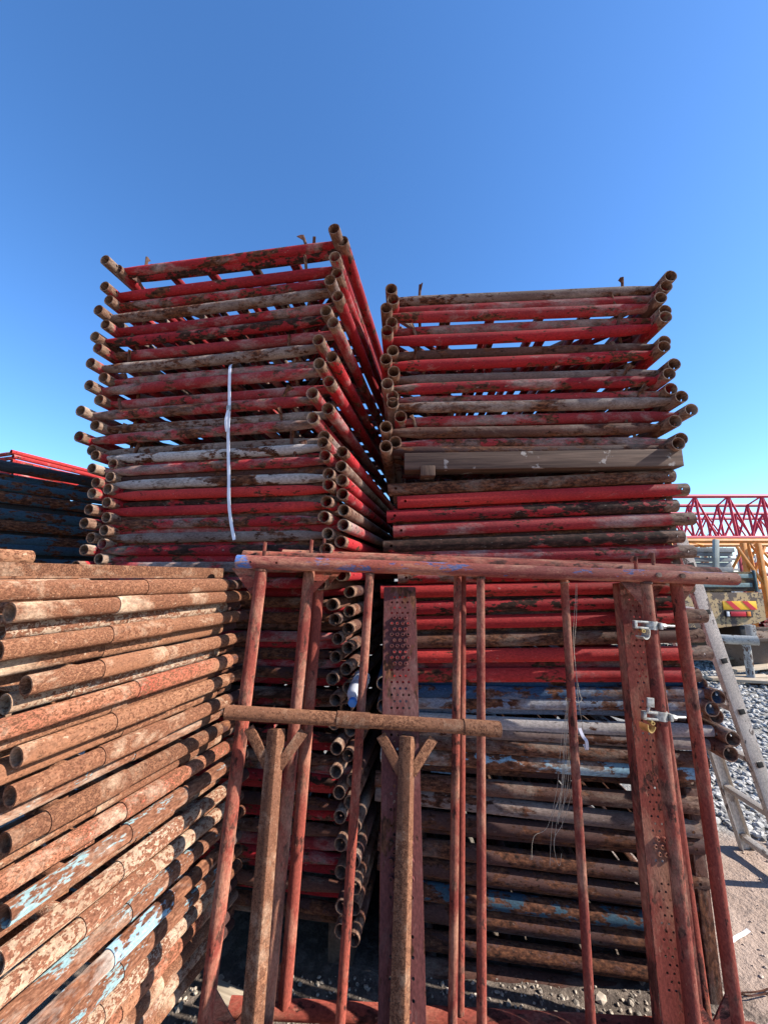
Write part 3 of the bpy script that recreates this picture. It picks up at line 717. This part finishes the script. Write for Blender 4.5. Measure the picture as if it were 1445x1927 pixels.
def lathe(prof, seg=20):
    vs = []; fs = []
    for (x, r) in prof:
        for j in range(seg): vs.append((x, r*math.cos(2*PI*j/seg), r*math.sin(2*PI*j/seg)))
    for i in range(len(prof)-1):
        for j in range(seg): k = (j+1) % seg; fs.append((i*seg+j, i*seg+k, (i+1)*seg+k, (i+1)*seg+j))
    fs.append(tuple(range(seg))[::-1]); e = (len(prof)-1)*seg; fs.append(tuple(range(e, e+seg)))
    return vs, fs
pet, nt, b = mat('clear_plastic_bottle'); b.inputs['Base Color'].default_value = (.80, .82, .88, 1); b.inputs['Roughness'].default_value = .12; b.inputs['Transmission Weight'].default_value = .55; b.inputs['IOR'].default_value = 1.3
capm = plain('blue_cap_plastic', (.03, .22, .62), .35, 0, .08, 40, 0)
c = P(663, 1323, 1.325); dirv = (Vector((.10, .93, .16))).normalized()
t = thing('water_bottle', 'clear plastic water bottle with blue cap stuck between the two stacks', 'bottle', c)
q = QX.rotation_difference(dirv)
vs, fs = lathe([(.010, .0115), (.018, .0115), (.022, .013), (.030, .018), (.045, .026), (.060, .030), (.10, .0305), (.105, .029), (.11, .0305), (.19, .0305), (.197, .026)])
obj('bottle_body', mesh_from('bottle', vs, fs, 50), pet, t, quat=q)
vs, fs = lathe([(-.003, .011), (-.002, .0135), (.012, .0142)], 24)
obj('cap', mesh_from('cap', vs, fs, 40), capm, t, quat=q)

# ------------------------------------------------------------------ ladder
alu = worn('dirty_aluminium', (.74, .66, .56), (.56, .49, .41), chip=.30, rust=((.12, .10, .09), (.26, .20, .16), (.36, .29, .24)), dust=.45, dustcol=(.48, .39, .31), sc1=18, rough=.5, bump=.25)
D1, D2 = 2.25, 1.97
fA = P(1404, 1603, D1)
dirl = (P(1270, 985, D2)-P(1443, 1490, D2)).normalized()
fN = P(1443, 1490, D2); fN -= dirl*((fN.z-fA.z)/dirl.z); gapv = fN-fA; tA = fA+dirl*(1.62/dirl.z)
fA = fA-dirl*.02
t = thing('ladder', 'dirty aluminium ladder leaning on the right end of the right stack', 'ladder', fA)
Ls = (tA-fA).length
for k, (o_) in enumerate((Vector(), gapv)):
    f = o_; q_ = o_+dirl*Ls
    st = bar('stringer', f, q_, .010, .062, alu, t, .002, face=Vector((1, 0, .1)))
    sd = gapv.normalized()
    for w_ in (-1, 1):
        fc = (Vector((1, 0, .1))-dirl*Vector((1, 0, .1)).dot(dirl)).normalized()
        bar('stringer_lip', f+fc*w_*.029+sd*(-.011 if k else .011), q_+fc*w_*.029+sd*(-.011 if k else .011), .024, .004, alu, t, .001, face=fc)
nr = int(Ls/.235)
for i in range(nr):
    p = dirl*(.10+.235*i)
    bar('rung', p+gapv*.03, p+gapv*1.035, .030, .026, alu, t, .003, face=dirl)
    bar('rung_end_shade', p+gapv*1.03, p+gapv*1.055, .026, .022, M['black'], t, .001, face=dirl)  # solid black block painted as the shade inside the open rung end

# ------------------------------------------------------------------ ground
def ground_mat():
    m, nt, b = mat('yard_dirt'); tc = N(nt, 'ShaderNodeTexCoord'); v = tc.outputs['Object']
    a = noise(nt, v, 1.6, 6, .6); f = noise(nt, v, 26, 8, .65); g = noise(nt, v, 90, 4, .6)
    col = mix(nt, step(nt, a, .35, .65), (.30, .215, .165), (.40, .30, .24))
    col = mix(nt, math_(nt, 'MULTIPLY', step(nt, f, .52, .66), .6), col, (.20, .155, .13))
    sx = N(nt, 'ShaderNodeSeparateXYZ'); nt.links.new(v, sx.inputs[0])
    yy = math_(nt, 'ADD', sx.outputs['Y'], math_(nt, 'MULTIPLY', a, .6))
    far = step(nt, yy, 2.45, 2.75)
    gcol = mix(nt, step(nt, g, .38, .62), (.10, .094, .085), (.31, .29, .26))
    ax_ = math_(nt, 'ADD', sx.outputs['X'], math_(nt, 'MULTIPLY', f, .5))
    dark_bed = math_(nt, 'MULTIPLY', step(nt, ax_, 1.52, 1.36), math_(nt, 'MULTIPLY', step(nt, yy, 1.55, 1.75), step(nt, yy, 3.4, 3.1)))  # darker ground below and just in front of the stacks
    col = mix(nt, dark_bed, col, mix(nt, step(nt, f, .45, .6), (.085, .066, .054), (.16, .125, .10)))
    col = mix(nt, far, col, gcol)
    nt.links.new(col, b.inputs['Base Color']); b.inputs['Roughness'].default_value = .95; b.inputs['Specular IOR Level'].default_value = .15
    bp = N(nt, 'ShaderNodeBump'); bp.inputs['Strength'].default_value = .9; bp.inputs['Distance'].default_value = .02
    nt.links.new(math_(nt, 'ADD', f, math_(nt, 'MULTIPLY', g, .4)), bp.inputs['Height']); nt.links.new(bp.outputs[0], b.inputs['Normal'])
    return m
from mathutils import noise as mn
def ground_h(x, y):
    if abs(x) > 14 or abs(y) > 14: return GZ
    hump = .05*max(0, 1-abs((y-1.20)/.22))**.7*max(0, min(1, (x+.9)*4))*max(0, min(1, (1.15-x)*6)) if .9 < y < 1.7 else 0
    return GZ+hump+.012*mn.noise(Vector((x*2.2, y*2.2, 0)))+.012*mn.noise(Vector((x*9, y*9, 3)))-.004
xs = sorted(set([-1500, -300, -60, -20, 1500, 300, 60, 20]+[round(-3+.05*i, 3) for i in range(141)]+[4+.5*i for i in range(1, 25)]+[-3-.7*i for i in range(1, 20)]))
ys = sorted(set([-300, -40, -10, -3, 1500, 300, 60, 25, 18]+[round(.3+.05*i, 3) for i in range(90)]+[4.8+.5*i for i in range(1, 22)]))
vs = [(x, y, ground_h(x, y)) for y in ys for x in xs]; nx = len(xs)
fs = [(j*nx+i, j*nx+i+1, (j+1)*nx+i+1, (j+1)*nx+i) for j in range(len(ys)-1) for i in range(nx-1)]
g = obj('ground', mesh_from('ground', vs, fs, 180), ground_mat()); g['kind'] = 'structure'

# loose stones as ground cover
t_ = (1+5**.5)/2
ICO = [Vector(v).normalized() for v in ((-1, t_, 0), (1, t_, 0), (-1, -t_, 0), (1, -t_, 0), (0, -1, t_), (0, 1, t_), (0, -1, -t_), (0, 1, -t_), (t_, 0, -1), (t_, 0, 1), (-t_, 0, -1), (-t_, 0, 1))]
IF = [(0, 11, 5), (0, 5, 1), (0, 1, 7), (0, 7, 10), (0, 10, 11), (1, 5, 9), (5, 11, 4), (11, 10, 2), (10, 7, 6), (7, 1, 8), (3, 9, 4), (3, 4, 2), (3, 2, 6), (3, 6, 8), (3, 8, 9), (4, 9, 5), (2, 4, 11), (6, 2, 10), (8, 6, 7), (9, 8, 1)]
def stones(name, n, pick, smin, smax, material, flat=.65):
    vs = []; fs = []
    for _ in range(n):
        x, y, k = pick(); s = R(smin, smax)*k
        e = Euler((R(0, 6.3), R(0, 6.3), R(0, 6.3))).to_matrix(); sx = Vector((R(.7, 1.3), R(.6, 1.1), R(.5, .9)))
        z = ground_h(x, y)+s*.25; b0 = len(vs)
        for v in ICO:
            w = e @ Vector((v.x*sx.x, v.y*sx.y, v.z*sx.z))*(s*R(.75, 1.15))
            vs.append((x+w.x, y+w.y, z+w.z*flat))
        fs += [(a+b0, b+b0, c+b0) for a, b, c in IF]
    o = obj(name, mesh_from(name, vs, fs, 12), material); o['kind'] = 'stuff'; return o
def stone_mat(name, a, b_, sp):
    m, nt, b = mat(name); tc = N(nt, 'ShaderNodeTexCoord'); v = tc.outputs['Object']
    vo = N(nt, 'ShaderNodeTexVoronoi'); nt.links.new(v, vo.inputs['Vector']); vo.inputs['Scale'].default_value = sp
    n = noise(nt, v, 55, 5, .6)
    sc_ = N(nt, 'ShaderNodeSeparateColor'); nt.links.new(vo.outputs['Color'], sc_.inputs[0])
    col = mix(nt, sc_.outputs[0], a, b_); col = mix(nt, step(nt, n, .5, .7), col, tuple(min(1, x*1.5) for x in b_))
    nt.links.new(col, b.inputs['Base Color']); b.inputs['Roughness'].default_value = .85; return m
def pick_far():
    while True:
        y = 2.0+8*random.random()**1.7; x = y*R(.66, 1.3)
        if y+.18*math.sin(x*5) > 2.44 or (y > 2.1 and x > 1.96+.05*math.sin(y*20)): return x, y, 1+max(0, y-4)*.12
gm = stone_mat('basalt_stones', (.115, .108, .098), (.37, .35, .32), 22)
stones('gravel', 11000, pick_far, .014, .034, gm)
def pick_near():
    x = R(-.75, 1.15); y = 1.10+.50*random.random(); return x, y, R(.35, 1.0)+(.9 if random.random() < .06 else 0)
stones('loose_rubble', 1700, pick_near, .004, .014, stone_mat('pale_rubble', (.12, .10, .08), (.38, .31, .24), 45))
def pick_dirt():
    y = R(1.2, 2.3); return y*R(.85, 1.25)-.1, y, R(.4, 1)
stones('pebbles', 260, pick_dirt, .004, .012, stone_mat('dirt_pebbles', (.22, .16, .12), (.42, .32, .25), 30))
# wood offcuts and scraps between the frames and the stacks
for k, (px, py, D, L, w_, lab) in enumerate(((765, 1858, 1.40, .22, .045, 'split wood offcut lying on the ground between the stacks'), (925, 1905, 1.33, .15, .03, 'small wood offcut on the rubble under the right stack'), (440, 1875, 1.5, .18, .06, 'grey wood offcut on the ground under the tall left stack'))):
    p = P(px, py, D); p.z = GZ+.02
    o = obj('wood_offcut', bevel_box(L, w_, .022, .004), M['oldwood'], None, p, rot=(R(-.1, .1), R(-.1, .1), R(-.4, .4))); tag(o, lab, 'wood offcut', 'wood scraps')
foil = plain('white_foil', (.72, .72, .72), .4, 0, .1, 30, .3)
def gp(px, py, up=.006):
    d = ray(px, py); o = Vector((0, 0, EYE)); return o+d*((GZ+up-EYE)/d.z)
tag(ribbon('foil_strip', [gp(1374, 1772, .02), gp(1385, 1764, .014), gp(1398, 1757, .012), gp(1408, 1750, .018)], .014, .001, foil, None, Vector((0, 0, 1))), 'white foil strip lying on the dirt right of the frames', 'foil scrap')
tag(cord('wire', [smooth_path([gp(1375, 1870, .01), gp(1395, 1868, .012), gp(1425, 1866, .012), gp(1450, 1858, .016), gp(1480, 1840, .01)], 6), smooth_path([gp(1380, 1866, .01), gp(1410, 1874, .012), gp(1450, 1868, .012)], 6)], .0022, M['brown']), 'thin bent wire lying on the dirt at lower right', 'wire')

# ------------------------------------------------------------------ background yard, right
def col_plain(n, c, **k): return plain(n, c, **k)
crim = plain('crane_red', (.43, .016, .042), .45, 0, .15, 6, .05)
orange = plain('crane_orange', (.52, .20, .035), .5, 0, .2, 6, .1)
steel = plain('grey_steel', (.125, .13, .135), .55, 0, .25, 8, .1)
whitep = worn('white_pipe_paint', (.66, .62, .54), (.54, .50, .43), chip=.30, dust=.4)
def lattice(name, label, cat, o_, ax, up, back, L, H, Dp, bay, cr, br, m, zig=True):
    t = thing(name, label, cat, o_)
    cs = [Vector(), up*H, back*Dp, up*H+back*Dp]
    for c in cs: tube('chord', c, c+ax*L, cr, m, t, seg=10)
    n = int(L/bay)
    for k in range(n):
        a = ax*(k*bay); b = ax*((k+1)*bay); mid = (a+b)/2
        for c in (Vector(), back*Dp):
            tube('lacing', c+up*H+a, c+mid, br, m, t, seg=8); tube('lacing', c+mid, c+up*H+b, br, m, t, seg=8)
            if zig: tube('lacing', c+up*H+a, c+a+ax*.08, br*1.2, m, t, seg=8)
        tube('lacing', up*H+a, up*H+back*Dp+b, br*.8, m, t, seg=8)
        tube('lacing', a, back*Dp+b, br*.8, m, t, seg=8)
    return t
X3, Z3, Y3 = Vector((1, 0, 0)), Vector((0, 0, 1)), Vector((0, 1, 0))
lattice('crane_boom', 'long crimson lattice crane boom section laid level behind the truck', 'crane boom', P(1190, 1012, 11.0), Vector((1, -.02, 0)).normalized(), Z3, Y3, 9.5, 1.2, 1.5, .95, .055, .030, crim)
lattice('crane_boom', 'farther crimson lattice boom section seen through the front boom', 'crane boom', P(1170, 1013, 14.6), Vector((1, .0, 0)).normalized(), Z3, Y3, 11, .95, 1.3, 1.1, .06, .030, crim)
lattice('crane_mast', 'orange lattice crane mast section supporting the crimson boom', 'crane mast', P(1180, 1105, 9.3), X3, Z3, Y3, 8.0, 1.10, 1.3, 1.5, .055, .030, orange, True)
for k, (px, D, lab) in enumerate(((1425, 9.0, 'orange steel support post right of the truck'), (1397, 9.1, 'orange steel support post behind the truck tailgate'))):
    tp = P(px, 1022, D); bt = Vector((tp.x, tp.y, GZ))
    tt = thing('support_post', lab, 'support post', bt, group='orange posts under the crane mast')
    bar('column', Vector(), tp-bt, .085, .10, orange, tt, .008); obj('foot_plate', bevel_box(.4, .4, .03, .004), orange, tt, (0, 0, .015))
    bar('knee_brace', (tp-bt)*.55, (tp-bt)*.96+Vector((.5 if k else -.5, 0, 0)), .05, .05, orange, tt, .006)
# grey stacked beams with stakes
for k in range(5):
    p = P(1332, 1034+k*9.5, 7.7)
    tag(bar('steel_beam', Vector((p.x-1.2, p.y+R(-.05, .05), p.z)), Vector((p.x+.42, p.y+R(-.05, .05), p.z+R(-.02, .01))), .09, .14, steel, None, .006),
        f'grey steel beam loaded behind the truck, {nth(k+1)} from the top', 'steel beam', 'grey beams on the truck')
p = P(1346, 1015, 7.5); q = P(1346, 1080, 7.5)
tag(bar('stake', p, q, .09, .06, plain('grey_green_paint', (.24, .26, .235), .5, 0, .15, 10, .05), None, .006), 'grey green stake standing in front of the steel beams', 'stake')
# truck
camo, nt, b = mat('camouflage_paint'); v, _ = coords(nt)
n1 = noise(nt, v, 2.6, 5, .6, .4); n2 = noise(nt, v, 3.4, 6, .7, .2); n3 = noise(nt, v, 22, 5, .65)
c_ = mix(nt, step(nt, n1, .50, .52), (.38, .255, .115), (.075, .046, .030)); c_ = mix(nt, step(nt, n3, .56, .58), c_, (.055, .032, .022)); c_ = mix(nt, step(nt, n2, .60, .62), c_, (.30, .22, .13))
nt.links.new(c_, b.inputs['Base Color']); b.inputs['Roughness'].default_value = .6
camod = worn('tailgate_dark_paint', (.075, .05, .038), (.05, .04, .034), chip=.42, rust=((.10, .06, .03), (.22, .15, .07), (.40, .28, .13)), dust=.3, dustcol=(.16, .12, .09), sc1=9)
teal = plain('truck_teal', (.075, .12, .125), .6, 0, .25, 12, .1); blackr = plain('black_rubber', (.02, .02, .02), .8, 0, .3, 30, .2)
TD = 6.4
tl, trr = P(1060, 1075, TD), P(1430, 1075, TD); bl_, brr = P(1060, 1180, TD), P(1440, 1168, TD)
t = thing('truck', 'tan and brown camouflaged tipper truck seen from behind, hazard board on tailgate', 'truck', Vector((5.0, TD, GZ))); bs = t.location.copy()
def tp(x, y, D=TD): return P(x, y, D)-bs
def tbox(name, x0, y0, x1, y1, D, dep, m, par=t, bev=.01):
    a, c = tp(x0, y0, D), tp(x1, y1, D)
    return obj(name, bevel_box(abs(c.x-a.x), dep, abs(a.z-c.z), bev), m, par, ((a.x+c.x)/2, a.y+dep/2, (a.z+c.z)/2))
tg = tbox('tailgate', 1080, 1076, 1428, 1113, TD, .06, camod)
for (y0, y1) in ((1080, 1088), (1097, 1105)): tbox('tailgate_panel', 1090, y0, 1416, y1, TD-.012, .03, teal, t, .004)
tbox('tailgate_hinge', 1418, 1073, 1427, 1114, TD-.03, .05, teal, t, .004)
prism('rear_panel', [tp(1080, 1115), tp(1431, 1115), tp(1438, 1166), tp(1418, 1173), tp(1350, 1181), tp(1080, 1181)], .05, camo, t)
obj('cargo_body', bevel_box(2.25, 4.2, .72, .03), camo, t, (tp(1255, 1100).x, 2.2, tp(1255, 1117).z))
# hazard board, striped in geometry
hz0, hz1 = tp(1355, 1131), tp(1420, 1147)
hy = hz0.y-.035; yel = plain('hazard_yellow', (.75, .40, .02), .4, 0, .08, 10, 0); hred = plain('hazard_red', (.50, .02, .03), .4, 0, .08, 10, 0)
hb = obj('hazard_board', bevel_box(hz1.x-hz0.x, .008, hz0.z-hz1.z, .001), yel, t, ((hz0.x+hz1.x)/2, hy, (hz0.z+hz1.z)/2))
W, Hh = hz1.x-hz0.x, hz0.z-hz1.z
for s in (.08, .56):
    pts = [(-W/2+W*s, -.0065, Hh/2), (-W/2+W*(s+.17), -.0065, Hh/2), (-W/2+W*(s+.43), -.0065, -Hh/2), (-W/2+W*(s+.24), -.0065, -Hh/2)]
    pts = [(min(x, W/2), y, z) for x, y, z in pts]
    prism('red_stripe', pts, .003, hred, hb)
lm = tbox('tail_lamp', 1365, 1149.5, 1417, 1162, TD-.05, .05, blackr, t, .006)
for (x0, x1, nm, cc) in ((1367, 1373, 'reversing_lens', (.6, .6, .6)), (1374, 1404, 'red_lens', (.40, .015, .03)), (1405, 1413, 'indicator_lens', (.65, .20, .03))):
    a, c = tp(x0, 1151, TD-.062), tp(x1, 1160, TD-.062)
    o = obj(nm, bevel_box(c.x-a.x, .02, a.z-c.z, .004), plain(nm, cc, .2, 0, .06, 20, 0), lm, ((a.x+c.x)/2-lm.location.x, a.y+.01-lm.location.y, (a.z+c.z)/2-lm.location.z))
for x in (-.15, .95):
    vs, fs = lathe([(-.14, .30), (-.13, .44), (-.10, .47), (.10, .47), (.13, .44), (.14, .30)], 28)
    w_ = obj('wheel', mesh_from('tyre', vs, fs, 40), blackr, t, (x, 1.3, .47)); vs, fs = lathe([(-.142, .10), (-.12, .27), (.12, .27), (.142, .10)], 20); obj('rim', mesh_from('rim', vs, fs, 40), camo, w_)
obj('chassis_rail', bevel_box(.12, 4.6, .2, .01), blackr, t, (.15, 2.3, .50)); obj('chassis_rail', bevel_box(.12, 4.6, .2, .01), blackr, t, (.75, 2.3, .50))
# white pipe trestle
p0 = P(1425, 1206, 5.4); p1 = P(1345, 1202, 5.6)
bt = P(1404, 1257, 5.4)
t = thing('pipe_trestle', 'white painted pipe resting on a white post before the truck', 'pipe trestle', Vector((bt.x, bt.y, GZ)))
bs = t.location.copy()
tube('pipe', p1-bs, p0-bs, .062, whitep, t, seg=20); cc = p1+(p0-p1)*.72
tube('post', Vector((cc.x, cc.y, GZ))-bs, cc-bs-Vector((0, 0, .055)), .045, whitep, t, seg=16)
obj('base_plate', bevel_box(.3, .3, .02, .004), M['brown'], t, (cc.x-bs.x, 0, .012))
tp0 = P(1410, 1176, 6.1)
tag(bar('white_post', Vector((tp0.x, tp0.y, GZ)), Vector((tp0.x, tp0.y, tp0.z)), .09, .09, whitep, None, .006), 'square white post standing under the truck corner', 'post')
# brown skip
skm = worn('skip_paint', (.30, .20, .14), (.24, .16, .11), chip=.35, dust=.4)
s0 = P(1432, 1222, 6.0); s0.z = GZ
t = thing('skip', 'open brown metal skip with sloping ends right of the white pipe', 'skip', s0)
x0, x1, y1, h = -.42, 1.6, 1.1, .46
ob = [(-.15, 0, 0), (1.3, 0, 0), (1.3, y1, 0), (-.15, y1, 0)]; ot = [(x0, -.08, h), (x1, -.08, h), (x1, y1+.08, h), (x0, y1+.08, h)]
vs = ob+ot; fs = [(0, 3, 2, 1)]+[(i, (i+1) % 4, 4+(i+1) % 4, 4+i) for i in range(4)]
o = obj('skip_body', mesh_from('skip', vs, fs, 20), skm, t); md = o.modifiers.new('thick', 'SOLIDIFY'); md.thickness = .03
for i in range(4): bar('rim', ot[i], ot[(i+1) % 4], .06, .05, skm, t, .008, face=(0, 0, 1))
# red frames pile and planks at the right border
for k in range(5):
    p = P(1432, 1168+k*9, 7.4)
    tag(tube('red_pipe', p, p+Vector((2.5, .9+.05*k, 0)), .045, M['red'], None, seg=12), f'red pipe in the low pile at the right edge, {nth(k+1)} from the top', 'pipe', 'red pipes at the right edge')
for k, (px, py, D, rz, L) in enumerate(((1385, 1252, 5.5, .1, .9), (1425, 1258, 5.2, -.2, .8), (1420, 1247, 5.8, .3, 1.0), (1355, 1218, 6.3, .05, .9))):
    p = P(px, py, D); p.z = GZ+.04+.03*k
    o = obj('plank', bevel_box(L, .14, .035, .004), M['oldwood'], None, p, rot=(0, 0, rz))
    tag(o, ('weathered plank lying on gravel before the white pipe', 'weathered plank lying crooked on gravel near the skip', 'weathered plank tilted on gravel by the skip corner', 'long plank on gravel under the truck')[k], 'plank', 'planks lying on the gravel')
# distant machinery seen through the orange mast
far = [((.30, .02, .03), 1390, 1452, 1040), ((.42, .42, .42), 1372, 1420, 1052), ((.34, .12, .05), 1400, 1452, 1062), ((.26, .27, .29), 1300, 1450, 1078)]
for k, (c_, x0, x1, y) in enumerate(far):
    p, q = P(x0, y, 16+k), P(x1, y+1, 16+k)
    t = thing('storage_rack', ('red steel rack far behind the orange mast', 'grey steel rack far behind the orange mast', 'rusty steel rack far behind the orange mast', 'low dark grey rack far behind the truck')[k], 'storage rack', Vector((p.x, p.y, GZ)), group='racks in the far yard')
    bs = t.location.copy(); mm = plain('rack_paint', c_, .6, 0, .3, 4, .05)
    for zz in (0, .45, .9): bar('shelf_rail', p-bs-Vector((0, 0, zz)), q-bs-Vector((0, 0, zz)), .10, .08, mm, t, .005)
    for s in range(4):
        u = p+(q-p)*(s/3); bar('upright', Vector((u.x, u.y, GZ))-bs, u-bs+Vector((0, 0, .2)), .08, .08, mm, t, .005)
# bare trees behind the boom
bark = plain('bare_bark', (.12, .10, .085), .9, 0, .3, 10, .2)
def bare_tree(label, px, D, H):
    base = P(px, 1085, D); base.z = GZ
    t = thing('bare_tree', label, 'tree', base, group='bare trees behind the crane boom')
    tr = []; tw_ = []
    def grow(p, d, L, depth, out):
        q = p+d*L; mid = p+d*L*.5+Vector((R(-.1, .1), R(-.1, .1), 0))*L*.3
        out[0 if depth > 3 else 1].append(([p, mid, q], .012*depth**1.7*H/9))
        if depth <= 0: return
        for _ in range(3 if depth < 4 else 3):
            nd = (d+Vector((R(-.75, .75), R(-.75, .75), R(-.25, .5)))).normalized(); grow(p+(q-p)*R(.55, 1), nd, L*R(.6, .8), depth-1, out)
    out = ([], []); grow(Vector((0, 0, 0)), Vector((R(-.1, .1), 0, 1)).normalized(), H*.28, 5, out)
    for nm, lst in (('trunk', out[0]), ('crown', out[1])):
        vs = []; fs = []
        for pts, r in lst:
            r = max(r, .011); b0 = len(vs); 
            for i, p in enumerate(pts):
                rr = r*(1-.25*i)
                for j in range(4): vs.append(p+Vector((rr*math.cos(j*PI/2), rr*math.sin(j*PI/2), 0)))
            for i in range(2):
                for j in range(4): k = (j+1) % 4; fs.append((b0+i*4+j, b0+i*4+k, b0+i*4+4+k, b0+i*4+4+j))
        obj(nm, mesh_from(nm, vs, fs, 60), bark, t)
bare_tree('leafless tree with fine twigs behind the left end of the crimson boom', 1292, 30, 8.2)
bare_tree('leafless low tree seen through the crimson boom lattice', 1352, 33, 6.6)

# ------------------------------------------------------------------ light
SUN_AZ, SUN_EL = math.radians(101), math.radians(34)
ts = Vector((math.sin(SUN_AZ)*math.cos(SUN_EL), math.cos(SUN_AZ)*math.cos(SUN_EL), math.sin(SUN_EL)))
ld = bpy.data.lights.new('sun', 'SUN'); ld.energy = 5.0; ld.angle = math.radians(.5); ld.color = (1, .95, .87)
lo = bpy.data.objects.new('sun', ld); C.objects.link(lo); lo.rotation_mode = 'QUATERNION'; lo.rotation_quaternion = ts.to_track_quat('Z', 'Y')
w = bpy.data.worlds.new('World'); sc.world = w; w.use_nodes = True; nt = w.node_tree
bg = nt.nodes['Background']; sky = nt.nodes.new('ShaderNodeTexSky'); sky.sky_type = 'NISHITA'; sky.sun_disc = False
sky.sun_elevation = SUN_EL; sky.sun_rotation = SUN_AZ; sky.air_density = 1.0; sky.dust_density = .3; sky.ozone_density = 6.0; sky.altitude = 0
hs = nt.nodes.new('ShaderNodeHueSaturation'); hs.inputs['Saturation'].default_value = 1.12; hs.inputs['Hue'].default_value = .502; hs.inputs['Value'].default_value = 1.0
nt.links.new(sky.outputs[0], hs.inputs['Color']); nt.links.new(hs.outputs[0], bg.inputs[0]); bg.inputs[1].default_value = .119
sc.view_settings.view_transform = 'Standard'; sc.view_settings.look = 'None'; sc.view_settings.exposure = 1.32; sc.view_settings.gamma = 1
sc.cycles.max_bounces = 6; sc.cycles.use_denoising = True
